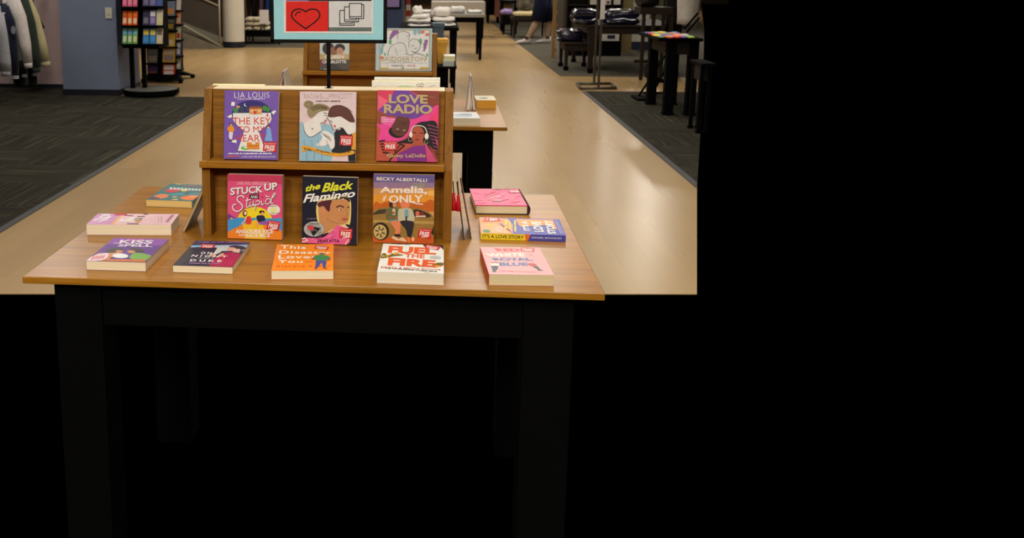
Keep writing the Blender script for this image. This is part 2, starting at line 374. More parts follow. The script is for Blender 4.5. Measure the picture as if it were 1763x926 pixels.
STEP = 4e-5
def clip_poly(p):
    for ax, lim, sg in ((0, .002, 1), (0, .998, -1), (1, .002, 1), (1, .998, -1)):
        out = []
        for i in range(len(p)):
            a, b = p[i-1], p[i]; ia = (a[ax]-lim)*sg >= 0; ib = (b[ax]-lim)*sg >= 0
            if ia != ib:
                t = (lim-a[ax])/(b[ax]-a[ax]); out.append((a[0]+(b[0]-a[0])*t, a[1]+(b[1]-a[1])*t))
            if ib: out.append(b)
        p = out
        if len(p) < 3: return []
    return p
class Art:
    """flat printed shapes; draws into a MB at height z0 with rising layers"""
    def __init__(s, mb, mats, place, hom):
        s.mb, s.mats, s.place, s.h, s.k = mb, mats, place, hom, 1
    def mi(s, col):
        m = ink(col) if not isinstance(col, bpy.types.Material) else col
        if m not in s.mats: s.mats.append(m)
        return s.mats.index(m)
    def poly(s, col, pts):
        uv = clip_poly([s.h(*p) for p in pts])
        if len(uv) < 3: return
        a2 = sum(uv[i-1][0]*uv[i][1]-uv[i][0]*uv[i-1][1] for i in range(len(uv)))
        if a2 < 0: uv = uv[::-1]
        vs = [s.place(u, v, s.k*STEP) for u, v in uv]
        tri = None
        if len(vs) > 4:
            from mathutils.geometry import tessellate_polygon
            tri = tessellate_polygon([[Vector((u, v, 0)) for u, v in uv]])
        s.mb.add(vs, [tuple(t) for t in tri] if tri else [tuple(range(len(vs)))], s.mi(col)); s.k += 1
    def rect(s, col, x0, y0, x1, y1): s.poly(col, [(x0, y0), (x1, y0), (x1, y1), (x0, y1)])
    def ell(s, col, cx, cy, rx, ry, a0=0, a1=360, rot=0, n=28):
        pts = []
        for i in range(n+1 if a1-a0 < 360 else n):
            t = math.radians(a0+(a1-a0)*i/n); x, y = rx*math.cos(t), ry*math.sin(t); r = math.radians(rot)
            pts.append((cx+x*math.cos(r)-y*math.sin(r), cy+x*math.sin(r)+y*math.cos(r)))
        s.poly(col, pts)
    def line(s, col, pts, wd):
        P = [Vector((p[0], p[1])) for p in pts]; n = len(P)
        if n == 2:
            d = (P[1]-P[0]).normalized()*wd*.2; P = [P[0]-d, P[1]+d]
        closed = n > 3 and (P[0]-P[-1]).length < 1e-6
        if closed: P = P[:-1]; n -= 1
        L = []; R_ = []
        for i in range(n):
            a = P[i-1] if (i > 0 or closed) else None; c = P[(i+1) % n] if (i < n-1 or closed) else None
            d1 = (P[i]-a).normalized() if a is not None else None; d2 = (c-P[i]).normalized() if c is not None else None
            if d1 is None: d1 = d2
            if d2 is None: d2 = d1
            n1 = Vector((-d1.y, d1.x)); n2 = Vector((-d2.y, d2.x)); m = n1+n2
            m = n1 if m.length < .2 else m.normalized(); m = m*(wd/2/max(.45, m.dot(n1)))
            L.append(P[i]+m); R_.append(P[i]-m)
        for i in range(n if closed else n-1):
            j = (i+1) % n; k0 = s.k; s.poly(col, [L[i], L[j], R_[j], R_[i]]); s.k = k0
        s.k += 1
    def spline(s, pts, closed=True, m=5):
        n = len(pts); out = []
        for i in range(n if closed else n-1):
            p = [pts[(i+k) % n] if closed else pts[min(max(i+k, 0), n-1)] for k in (-1, 0, 1, 2)]
            for j in range(m):
                t = j/m
                out.append(tuple(.5*((2*p[1][a])+(-p[0][a]+p[2][a])*t+(2*p[0][a]-5*p[1][a]+4*p[2][a]-p[3][a])*t*t+(-p[0][a]+3*p[1][a]-3*p[2][a]+p[3][a])*t**3) for a in (0, 1)))
        if not closed: out.append(tuple(pts[-1]))
        return out
    def blob(s, col, pts): s.poly(col, s.spline(pts))
    def curve(s, col, pts, wd): s.line(col, s.spline(pts, False), wd)
    def text(s, col, txt, q, bold=.012, shear=0.0, space=1.0):
        t = text_tris(txt, bold, shear, space)
        if t is None: return
        if len(q) == 4 and not hasattr(q[0], '__len__'):
            x0, y0, x1, y1 = q; q = [(x0, y0), (x1, y0), (x1, y1), (x0, y1)]
        TL, TR, BR, BL = q
        vs = []
        for (u, v) in t[0]:
            x = (TL[0]*(1-u)+TR[0]*u)*v+(BL[0]*(1-u)+BR[0]*u)*(1-v); y = (TL[1]*(1-u)+TR[1]*u)*v+(BL[1]*(1-u)+BR[1]*u)*(1-v)
            U, V = s.h(x, y); vs.append(s.place(min(max(U, .002), .998), min(max(V, .002), .998), s.k*STEP))
        s.mb.add(vs, t[1], s.mi(col)); s.k += 1
    def greek(s, col, x0, y0, x1, y1, n=18, seed=1):
        """a line of print too small to read"""
        r = random.Random(seed); x = x0; k = 0
        wd = (x1-x0)/n
        while x < x1-wd*.4:
            L = wd*r.choice((.55, .75, .9)); k0 = s.k; s.rect(col, x, y0, min(x+L, x1), y1); s.k = k0; x += wd*(1.0 if r.random() < .8 else 1.5)
        s.k += 1
M_PAGE = None
def page_mat(rgb=(226, 212, 180)):
    rgb = tuple(min(250, int(c*1.07)) for c in rgb)
    k = 'pages_%d_%d_%d' % rgb
    if k in MATS: return MATS[k]
    m = bpy.data.materials.new(k); m.use_nodes = True; MATS[k] = m; nt = m.node_tree; b = nt.nodes['Principled BSDF']
    tc = nt.nodes.new('ShaderNodeTexCoord'); mp = nt.nodes.new('ShaderNodeMapping'); mp.inputs['Scale'].default_value = (2, 2, 900)
    n = nt.nodes.new('ShaderNodeTexNoise'); n.inputs['Scale'].default_value = 1.0; n.inputs['Detail'].default_value = 3
    r = nt.nodes.new('ShaderNodeValToRGB'); L = lin(rgb); r.color_ramp.elements[0].position = .3; r.color_ramp.elements[1].position = .65
    r.color_ramp.elements[0].color = tuple(v*.86 for v in L)+(1,); r.color_ramp.elements[1].color = L+(1,)
    nt.links.new(tc.outputs['Object'], mp.inputs['Vector']); nt.links.new(mp.outputs['Vector'], n.inputs['Vector'])
    nt.links.new(n.outputs['Fac'], r.inputs['Fac']); nt.links.new(r.outputs['Color'], b.inputs['Base Color']); b.inputs['Roughness'].default_value = .8
    return m

def make_book(M, w_, h_, t_, label, group, front, hom, art, sticker=None, spine=None, spine_art=None, back=None, pages=(226, 212, 180), hard=False, name=None, curl=0.0):
    """book in local space: spine at x=0, foot at y=0, front cover at z=t"""
    root = thing(name or ('hardcover_book' if hard else 'paperback_book'), None, label, 'book', group, M)
    ct = .0022 if hard else .0005
    e = .003 if hard else .0002
    q = MB(); nx = 10
    # page block, a little curl in the middle of its top face
    q.box(ct, w_-e, e, h_-e, ct, t_-ct)
    q.build('page_block', page_mat(pages), root, local=True)
    spine = spine or front; back = back or front
    mats = [ink(front), ink(spine), ink(back)]
    q = MB()
    q.box(0, w_, 0, h_, t_-ct, t_, 0); q.box(0, w_, 0, h_, 0, ct, 2)
    if hard:
        prof = [(math.cos(a)*-.006, t_/2+math.sin(a)*t_/2) for a in [PI/2-PI*i/8 for i in range(9)]]
        q.prism([(min(x, 0), z) for x, z in prof]+[(.003, 0), (.003, t_)], 1, 0, h_, 1)
        q.f[-1:] = q.f[-1:]
    else: q.box(0, ct, 0, h_, ct, t_-ct, 1)
    A = Art(q, mats, lambda u, v, k: (u*w_, v*h_, t_+k), hom)
    if art: art(A)
    kmax = A.k
    if spine_art:
        S = Art(q, mats, lambda u, v, k: (-k, (1-u)*h_, t_*v), lambda x, y: (x, y)); spine_art(S)
    q.build('cover', mats, root, local=True)
    if sticker:
        mats = []; q = MB()
        A = Art(q, mats, lambda u, v, k: (u*w_, v*h_, t_+k), hom); A.k = kmax+1
        quad = sticker
        RED, WHT = (206, 30, 34), (240, 232, 228)
        A.poly(RED, quad)
        TL, TR, BR, BL = [Vector(p) for p in quad]
        def pt(u, v): 
            a = TL.lerp(TR, u); b = BL.lerp(BR, u); c = a.lerp(b, v); return (c.x, c.y)
        A.text(WHT, 'FREE', [pt(.12, .34), pt(.88, .34), pt(.88, .82), pt(.12, .82)], .03)
        A.text(WHT, 'Buy 2, Get the 3rd', [pt(.08, .10), pt(.92, .10), pt(.92, .26), pt(.08, .26)], .01)
        A.greek(WHT, *pt(.25, .89), *pt(.75, .93), 8)
        o = q.build('price_sticker', mats, root, local=True); o['label'] = 'red FREE sticker'
    return root

def standing(bl, br, tl, z, lean, t_, **kw):
    """front facing book whose cover foot is at pixels bl, br on the level z, leaning back"""
    a, b = pz(*bl, z), pz(*br, z)
    X = (b-a); X.z = 0; w_ = X.length; X.normalize()
    if abs(X.y) > .06: X = Vector((X.x, math.copysign(.06, X.y), 0)).normalized()
    L = math.radians(lean)
    back_ = Vector((0, 0, 1)).cross(X)
    Yv = Vector((0, 0, 1))*math.cos(L)+back_*math.sin(L)
    Zv = X.cross(Yv)
    o = a.copy(); 
    top = pplane(*tl, a, Zv); h_ = (top-a).dot(Yv)
    org = a-Zv*t_; org.z += t_*math.sin(L)
    M = Matrix(((X.x, Yv.x, Zv.x, org.x), (X.y, Yv.y, Zv.y, org.y), (X.z, Yv.z, Zv.z, org.z), (0, 0, 0, 1)))
    return make_book(M, w_, h_, t_, **kw)

def flat(bfl, bfr, tfl, far, up, z=.76, t_=None, **kw):
    """book lying on level z: pixels of the near foot edge, of the cover edge above it, and of a far cover corner"""
    a, b = pz(*bfl, z), pz(*bfr, z)
    X = (b-a); X.z = 0; n = X.length; X.normalize(); back_ = Vector((0, 0, 1)).cross(X)
    if t_ is None: t_ = pY(*tfl, a.y).z-z
    P = pz(*far, z+t_); d = (P-a).dot(back_)
    if up == 'away':  o, U, V, w_, h_ = a, X, back_, n, d
    elif up == 'left': o, U, V, w_, h_ = b, back_, -X, d, n
    elif up == 'right': o, U, V, w_, h_ = a+back_*d, -back_, X, d, n
    elif up == 'near': o, U, V, w_, h_ = b+back_*d, -X, -back_, n, d
    z = z+.0003
    M = Matrix(((U.x, V.x, 0, o.x), (U.y, V.y, 0, o.y), (0, 0, 1, z), (0, 0, 0, 1)))
    return make_book(M, w_, h_, t_, **kw)

WHITE, CREAM = (238, 234, 228), (236, 226, 200)
# ---- upper shelf, left: purple keyhole cover
def art_key(A):
    A.ell((52, 44, 120), 597, 372, 218, 158); A.ell((236, 232, 228), 597, 395, 208, 128, 0, 180)
    A.rect((236, 232, 228), 392, 350, 800, 400)
    A.poly((236, 232, 228), [(400, 420), (790, 430), (735, 500), (668, 545), (735, 766), (425, 752), (502, 540), (440, 490)])
    A.line((70, 60, 130), [(400, 455), (502, 540), (425, 755), (735, 768), (668, 548), (780, 470)], 7)
    for x, y, r in ((492, 312, 34), (545, 305, 26)): A.ell((60, 70, 90), x, y, r*.6, r*1.2)
    for x, y, r in ((425, 322, 26), (735, 302, 26), (768, 312, 24)): A.ell((72, 140, 60), x, y, r, r*1.1)
    A.ell((190, 150, 110), 450, 285, 22, 16)
    A.ell((240, 236, 220), 530, 262, 15, 17); A.ell((52, 44, 120), 537, 258, 13, 15)
    A.poly((150, 82, 40), [(566, 306), (580, 278), (695, 280), (708, 308)]); A.rect((224, 160, 96), 570, 306, 705, 362)
    A.rect((212, 60, 44), 616, 330, 646, 362)
    for x in (590, 668): A.rect((250, 226, 170), x, 318, x+16, 334)
    A.poly((206, 66, 60), [(750, 386), (762, 345), (774, 388)])
    R = (222, 62, 54)
    A.text(R, 'THE KEY', (388, 398, 795, 470), .0); A.text(R, 'TO MY', (440, 490, 728, 556), .0); A.text(R, 'HEART', (412, 580, 735, 652), .0)
    A.text((245, 243, 240), 'LIA LOUIS', (415, 130, 790, 190), -.012, 0, 1.1); A.greek((225, 215, 235), 448, 197, 750, 208, 22)
    for q in ([(385, 230), (420, 236), (412, 275), (375, 270)], [(803, 340), (850, 322), (855, 338), (825, 370)], [(332, 385), (380, 362), (384, 395), (350, 402)], [(372, 636), (422, 634), (422, 668), (372, 660)]): A.poly((240, 240, 228), q)
    A.ell((60, 40, 30), 368, 468, 17, 13); A.ell((222, 170, 130), 370, 476, 12, 13); A.poly((236, 150, 38), [(338, 490), (395, 488), (405, 530), (385, 556), (345, 552), (326, 520)])
    A.poly((222, 222, 236), [(346, 550), (388, 552), (376, 630), (352, 632), (340, 600)]); A.line((70, 50, 40), [(345, 635), (380, 637)], 10)
    A.ell((96, 60, 40), 768, 495, 14, 16); A.ell((236, 190, 150), 768, 505, 11, 12); A.poly((130, 170, 226), [(748, 516), (792, 512), (806, 650), (722, 645), (744, 570)])
    A.ell((96, 190, 60), 517, 720, 50, 18); A.ell((236, 232, 228), 525, 716, 30, 9)
    A.rect((226, 140, 44), 532, 660, 665, 732); A.ell((240, 220, 200), 604, 670, 22, 14); A.line((150, 84, 30), [(532, 694), (665, 697)], 4)
    A.greek((240, 236, 246), 330, 772, 795, 786, 34, 4); A.greek((230, 110, 70), 315, 802, 458, 814, 10, 5); A.text((240, 236, 246), '#1 NEW YORK TIMES BESTSELLING AUTHOR', (468, 805, 832, 824), 0)
LEAN_U = 9
standing((385.0, 275.2), (477.2, 277.4), (390.6, 157.6), .953, LEAN_U, .018, label='purple paperback with a white keyhole picture on the upper shelf', group='front facing books on the upper shelf',
         front=(122, 88, 178), hom=homog([(312, 108), (886, 122), (848, 848), (275, 835)]), art=art_key, sticker=[(712, 655), (852, 658), (842, 768), (700, 750)])
# ---- upper shelf, middle: pale pink cover with two leaning heads
def art_pride(A):
    SK, LN = (232, 226, 220), (90, 84, 84)
    A.blob((30, 32, 38), [(545, 500), (620, 560), (705, 600), (705, 860), (620, 860), (600, 790), (520, 830), (380, 720), (470, 560)])
    A.poly((222, 160, 50), [(660, 570), (705, 545), (705, 735), (648, 735)]); A.rect((226, 200, 200), 420, 805, 612, 860)
    A.blob((148, 188, 206), [(105, 475), (180, 470), (330, 470), (440, 480), (470, 560), (468, 640), (440, 760), (415, 860), (95, 860)])
    A.blob(SK, [(145, 480), (230, 420), (300, 370), (330, 320), (425, 310), (410, 390), (395, 430), (330, 455), (330, 540), (225, 605), (165, 560)])
    A.curve(LN, [(145, 480), (165, 560), (225, 605), (330, 545)], 7); A.curve(LN, [(425, 320), (402, 400), (380, 440), (325, 460)], 7)
    A.blob(SK, [(405, 400), (440, 385), (560, 400), (690, 470), (690, 540), (620, 575), (560, 500), (520, 530), (470, 480)])
    A.curve(LN, [(405, 400), (440, 470), (470, 530), (545, 500)], 7)
    A.blob((96, 52, 42), [(432, 300), (480, 268), (560, 268), (630, 310), (670, 370), (690, 440), (640, 445), (590, 415), (540, 385), (470, 395), (412, 385)])
    A.line((70, 36, 30), [(600, 285), (670, 340)], 5)
    HB = (152, 134, 96)
    A.ell(HB, 208, 258, 54, 44); A.blob(HB, [(220, 280), (330, 248), (420, 280), (425, 320), (350, 330), (300, 350), (240, 400), (200, 380), (190, 320)])
    for i in range(5): A.curve((104, 88, 58), [(215+i*10, 300+i*8), (300, 265+i*10), (405, 285+i*6)], 7)
    A.ell((110, 94, 64), 208, 258, 34, 26); A.ell(HB, 206, 260, 28, 20)
    A.line((50, 44, 44), [(365, 345), (400, 355)], 7); A.line((50, 44, 44), [(368, 372), (400, 380)], 5); A.ell((206, 96, 88), 380, 428, 12, 6)
    A.line((50, 44, 44), [(430, 430), (455, 445)], 6); A.ell((190, 60, 60), 480, 488, 9, 12); A.ell((60, 60, 64), 243, 516, 11, 5); A.ell((206, 150, 140), 370, 460, 20, 10, rot=20)
    A.blob(SK, [(330, 570), (370, 535), (440, 570), (472, 620), (470, 710), (430, 730), (410, 680), (360, 700), (280, 690), (330, 640), (345, 600)])
    for i in range(4): A.curve(LN, [(345+i*22, 560+i*10), (385+i*18, 605+i*14)], 6)
    for x in (150, 230, 300, 390): A.line((110, 150, 170), [(x, 640), (x+10, 690)], 6)
    for x in (180, 260, 340): A.line((110, 150, 170), [(x, 770), (x-8, 850)], 6)
    A.blob((226, 160, 44), [(118, 700), (220, 706), (360, 750), (520, 770), (660, 745), (668, 780), (520, 806), (360, 790), (220, 745), (122, 765), (138, 735)])
    A.text((50, 40, 30), 'Pride', [(152, 716), (228, 724), (228, 752), (152, 742)], .02); A.text((50, 40, 30), 'and', [(242, 733), (280, 740), (280, 755), (242, 748)], .0)
    A.text((50, 40, 30), 'Prejudice', [(290, 732), (425, 758), (425, 786), (290, 762)], .02); A.text((50, 40, 30), 'and', [(438, 762), (474, 766), (474, 782), (438, 780)], 0)
    A.text((50, 40, 30), 'Pittsburgh', [(484, 758), (632, 742), (636, 776), (484, 788)], .02)
    A.text((196, 172, 172), 'RACHAEL LIPPINCOTT', (160, 140, 668, 192), -.006); A.greek((70, 60, 60), 286, 216, 540, 228, 20)
standing((515.2, 279.0), (612.2, 280.2), (518.5, 159.4), .953, LEAN_U, .018, label='pale pink paperback with two leaning heads and a yellow ribbon', group='front facing books on the upper shelf',
         front=(226, 202, 204), hom=homog([(115, 118), (714, 124), (688, 860), (97, 858)]), art=art_pride, sticker=[(535, 582), (668, 588), (660, 695), (525, 688)])
# ---- upper shelf, right: magenta cover with a girl in headphones
def art_radio(A):
    A.poly((222, 58, 92), [(82, 200), (240, 200), (190, 300), (88, 385)]); A.poly((240, 100, 128), [(88, 245), (180, 300), (88, 390)])
    A.poly((142, 62, 44), [(370, 198), (655, 200), (655, 330), (590, 395), (520, 330), (470, 240)])
    A.poly((116, 66, 160), [(240, 200), (370, 200), (520, 300), (610, 360), (560, 470), (380, 465), (180, 440), (90, 385), (190, 300)])
    A.blob((236, 70, 150), [(150, 440), (420, 470), (655, 330), (655, 560), (500, 510), (380, 600), (260, 670), (75, 660), (90, 480)])
    A.poly((240, 60, 120), [(560, 470), (655, 340), (655, 520)])
    A.blob((150, 72, 44), [(80, 395), (160, 430), (260, 450), (240, 500), (110, 520), (80, 500)]); A.blob((190, 84, 60), [(75, 560), (110, 570), (100, 680), (260, 690), (440, 720), (300, 790), (190, 870), (72, 865)])
    A.poly((236, 100, 170), [(115, 445), (260, 460), (235, 505), (190, 540), (118, 510)])
    A.poly((206, 196, 200), [(120, 452), (160, 450), (160, 458), (120, 460)]); A.greek((236, 210, 220), 118, 470, 240, 478, 9); A.greek((236, 210, 220), 118, 488, 220, 496, 8)
    A.ell((30, 20, 20), 262, 592, 78, 56, rot=10); A.blob((96, 52, 40), [(268, 450), (375, 470), (372, 560), (345, 610), (290, 632), (225, 600), (215, 540), (240, 495)])
    A.poly((104, 58, 44), [(270, 440), (380, 455), (360, 480), (260, 480)])
    for x, y in ((268, 565), (330, 575)): A.ell((230, 210, 200), x, y, 11, 7); A.ell((20, 14, 14), x, y, 6, 6)
    A.line((60, 30, 26), [(300, 505), (345, 515)], 7); A.line((50, 26, 22), [(255, 585), (290, 592)], 5)
    A.blob((28, 20, 24), [(400, 560), (450, 510), (520, 490), (640, 515), (640, 860), (600, 800), (560, 740), (520, 700), (380, 700), (270, 690), (340, 660), (380, 620)])
    for i in range(10): A.line((236, 90, 150), [(548+i*9, 520+i*34-160*(i > 7)), (648, 545+i*32-100*(i > 7))], 4)
    for i in range(5): A.line((190, 84, 60), [(560+i*12, 720+i*20), (640, 790+i*24)], 5)
    A.ell((178, 84, 58), 455, 615, 62, 80); A.poly((178, 84, 58), [(420, 660), (500, 660), (520, 720), (400, 720)])
    A.line((30, 16, 16), [(405, 595), (440, 600)], 8); A.line((30, 16, 16), [(475, 600), (508, 602)], 8); A.ell((130, 40, 40), 452, 662, 22, 7); A.line((130, 60, 42), [(455, 605), (450, 640)], 4)
    A.curve((232, 226, 214), [(392, 590), (410, 545), (460, 528), (520, 545), (545, 600)], 8); A.ell((236, 230, 218), 392, 615, 15, 28); A.ell((236, 230, 218), 540, 630, 19, 30)
    A.curve((210, 196, 150), [(375, 640), (368, 665), (385, 680), (405, 665)], 3); A.curve((210, 196, 150), [(530, 665), (520, 690), (540, 705), (552, 680)], 3)
    A.poly((128, 44, 132), [(270, 800), (400, 730), (525, 715), (545, 870), (262, 870)])
    for i in range(5): A.line((28, 18, 22), [(100+i*8, 680+i*26), (150+i*10, 672+i*30)], 12)
    A.line((28, 18, 22), [(265, 690), (330, 720), (250, 790), (190, 868)], 12); A.line((28, 18, 22), [(300, 700), (240, 780)], 9)
    G = (196, 172, 122)
    A.text(G, 'LOVE', (186, 236, 548, 322), .035); A.text(G, 'RADIO', (142, 330, 590, 418), .035); A.line(G, [(562, 250), (618, 266)], 3)
    A.text(G, 'Ebony LaDelle', (172, 798, 530, 842), .02)
standing((647.6, 278.7), (753.4, 281.2), (650.2, 157.0), .953, LEAN_U, .018, label='magenta and purple paperback with a girl wearing white headphones', group='front facing books on the upper shelf',
         front=(206, 74, 120), hom=homog([(82, 200), (655, 197), (645, 878), (70, 865)]), art=art_radio, sticker=[(138, 684), (262, 680), (264, 762), (142, 770)])
# ---- lower tier, left: pink sunset cover
def art_stuck(A):
    A.poly((196, 60, 92), [(122, 140), (740, 150), (740, 250), (125, 210)]) 
    A.poly((120, 60, 150), [(130, 565), (215, 615), (300, 635), (130, 645)]); A.ell((238, 214, 40), 435, 640, 190, 140, 180, 360)
    A.poly((70, 150, 206), [(132, 640), (260, 615), (600, 625), (740, 622), (740, 800), (132, 800)])
    A.poly((236, 134, 40), [(140, 770), (300, 690), (440, 640), (560, 660), (736, 765), (738, 860), (140, 842)]); A.poly((240, 190, 40), [(300, 690), (440, 640), (520, 655), (560, 860), (330, 850)])
    A.ell((240, 170, 60), 178, 625, 18, 8)
    A.ell((90, 56, 40), 325, 570, 26, 36); A.ell((240, 200, 170), 330, 568, 16, 22); A.blob((226, 64, 50), [(345, 612), (388, 606), (396, 680), (338, 682)]); A.line((240, 200, 170), [(340, 615), (318, 660), (290, 684)], 12)
    A.ell((30, 24, 24), 512, 556, 30, 18); A.ell((226, 160, 110), 518, 574, 17, 22); A.blob((34, 44, 70), [(452, 605), (490, 590), (540, 600), (545, 655), (480, 668)]); A.blob((150, 90, 170), [(480, 668), (560, 652), (580, 690), (490, 690)]); A.line((236, 150, 110), [(455, 640), (470, 720)], 10)
    SHD, W = (92, 40, 66), (240, 234, 228)
    for c, d in ((SHD, 7), (W, 0)):
        A.text(c, 'STUCK', [(158+d, 290+d), (520+d, 262+d), (522+d, 338+d), (160+d, 372+d)], .03); A.text(c, 'UP', [(536+d, 240+d), (682+d, 226+d), (684+d, 310+d), (538+d, 322+d)], .03)
    A.rect((34, 26, 30), 372, 366, 480, 408); A.text(W, 'AND', (384, 374, 468, 402), .02)
    for i in range(4): A.line((34, 26, 30), [(388+i*26, 360), (396+i*26, 348)], 6)
    A.ell((206, 50, 90), 518, 390, 14, 10)
    # script word
    for c, d, wd in ((SHD, 5, 13), (W, 0, 12)):
        A.curve(c, [(x+d, y+d) for x, y in [(312, 400), (298, 380), (262, 378), (240, 400), (242, 430), (272, 455), (296, 485), (290, 520), (256, 546), (216, 542), (190, 512), (196, 478), (228, 470)]], wd)
        A.curve(c, [(x+d, y+d) for x, y in [(352, 400), (342, 490), (358, 500), (378, 478), (386, 440), (380, 478), (394, 490), (412, 470), (418, 436), (420, 486), (440, 470), (438, 520), (428, 526)]], wd*.8)
        A.curve(c, [(x+d, y+d) for x, y in [(330, 428), (392, 416)]], wd*.8)
        A.curve(c, [(x+d, y+d) for x, y in [(444, 440), (474, 430), (490, 450), (470, 476), (446, 470)]], wd*.75); A.curve(c, [(x+d, y+d) for x, y in [(508, 430), (512, 474), (540, 462)]], wd*.8)
        A.curve(c, [(x+d, y+d) for x, y in [(612, 420), (585, 408), (556, 430), (560, 466), (590, 462), (610, 430), (640, 360), (656, 346), (660, 366), (622, 410), (618, 460), (642, 456)]], wd*.8)
        A.curve(c, [(x+d, y+d) for x, y in [(600, 382), (570, 386), (556, 366)]], wd*.7)
    A.ell((236, 228, 214), 645, 530, 71, 56); A.ell((226, 226, 150), 642, 532, 38, 28); A.greek((90, 84, 70), 596, 486, 676, 496, 8); A.greek((90, 84, 70), 610, 562, 690, 572, 8)
    A.greek((246, 214, 220), 240, 222, 600, 230, 28); A.greek((246, 214, 220), 232, 242, 625, 250, 28)
    A.text(W, 'ANGOURIE RICE', (228, 742, 640, 786), .03); A.text(W, 'AND', (262, 796, 328, 814), .03); A.text(W, 'KATE RICE', (342, 788, 606, 828), .03)
ZT = .7603
standing((391.9, 411.4), (485.6, 414.4), (389.2, 301.2), ZT, 5, .024, label='bright pink book with a yellow sun and two figures, lower tier', group='front facing books on the lower tier',
         front=(224, 84, 130), spine=(190, 44, 70), hom=homog([(122, 138), (738, 150), (738, 858), (140, 838)]), art=art_stuck, sticker=[(590, 642), (722, 662), (700, 760), (564, 738)])
# ---- lower tier, middle: dark cover with a face in profile
def art_black(A):
    YL, SKN = (222, 224, 60), (196, 138, 88)
    A.blob((222, 206, 120), [(285, 390), (300, 700), (420, 740), (600, 650), (650, 640), (668, 420), (640, 350), (560, 330)])
    A.blob(SKN, [(298, 400), (308, 700), (340, 760), (470, 690), (600, 640), (628, 610), (645, 560), (650, 420), (600, 360), (430, 380)])
    A.blob((84, 40, 52), [(290, 400), (440, 370), (430, 430), (418, 498), (390, 490), (350, 440), (300, 450)]); A.blob((40, 26, 34), [(430, 375), (560, 335), (640, 350), (652, 400), (600, 360), (500, 365)])
    A.ell((206, 140, 90), 345, 505, 28, 42); A.line((150, 92, 60), [(385, 580), (430, 615), (520, 640)], 5)
    A.curve((40, 24, 24), [(498, 455), (540, 436), (585, 455)], 13); A.curve((40, 24, 24), [(622, 458), (648, 446)], 10); A.ell((226, 190, 180), 548, 482, 26, 8); A.ell((70, 40, 30), 552, 482, 9, 8)
    A.curve((160, 98, 62), [(608, 480), (620, 545), (600, 560)], 5); A.ell((176, 92, 74), 592, 590, 38, 16)
    P = (232, 96, 150)
    A.blob(P, [(95, 860), (140, 800), (330, 800), (470, 690), (520, 660), (600, 690), (640, 730), (650, 800), (600, 880), (300, 870)])
    rr = random.Random(3)
    for i in range(26):
        x, y = rr.uniform(180, 600), rr.uniform(720, 860); A.line(rr.choice([(244, 150, 190), (206, 60, 120)]), [(x, y), (x+rr.uniform(15, 45), y+rr.uniform(-22, 14))], 6)
    A.line((240, 214, 190), [(95, 812), (130, 800), (160, 830), (100, 850)], 12); A.line((236, 220, 150), [(590, 880), (620, 830), (640, 800)], 10); A.poly((236, 206, 150), [(520, 655), (590, 650), (640, 690), (600, 690)])
    A.ell((150, 150, 148), 238, 700, 118, 88); A.ell((196, 196, 190), 238, 700, 108, 80); A.ell((160, 160, 156), 238, 700, 98, 70)
    A.poly((34, 30, 34), [(160, 655), (318, 690), (228, 782)]); A.ell((206, 66, 80), 202, 686, 36, 30); A.line((120, 118, 116), [(190, 730), (250, 705), (280, 740)], 8)
    A.greek((50, 48, 48), 180, 632, 296, 646, 9); A.text((50, 48, 48), 'HONOR', [(268, 772), (318, 722), (330, 740), (282, 788)], 0)
    A.text(YL, 'the', [(150, 205), (320, 168), (326, 240), (152, 275)], .03, .3); A.text(YL, 'Black', [(345, 175), (700, 150), (705, 245), (335, 282)], .03, .3)
    A.text((240, 238, 232), 'Flamingo', [(125, 305), (715, 250), (720, 360), (118, 430)], .026, .3)
    A.text((150, 146, 160), 'a novel', (160, 568, 268, 588), 0, .2); A.text((60, 24, 50), 'DEAN ATTA', (272, 818, 524, 852), .02)
standing((519.5, 419.5), (613.2, 424.6), (524.0, 304.6), ZT, 6, .02, label='dark navy book with a face in profile and a pink feathered collar', group='front facing books on the lower tier',
         front=(30, 30, 46), spine=(110, 34, 44), hom=homog([(120, 95), (750, 118), (718, 888), (92, 858)]), art=art_black, sticker=[(532, 692), (678, 700), (666, 818), (524, 796)])
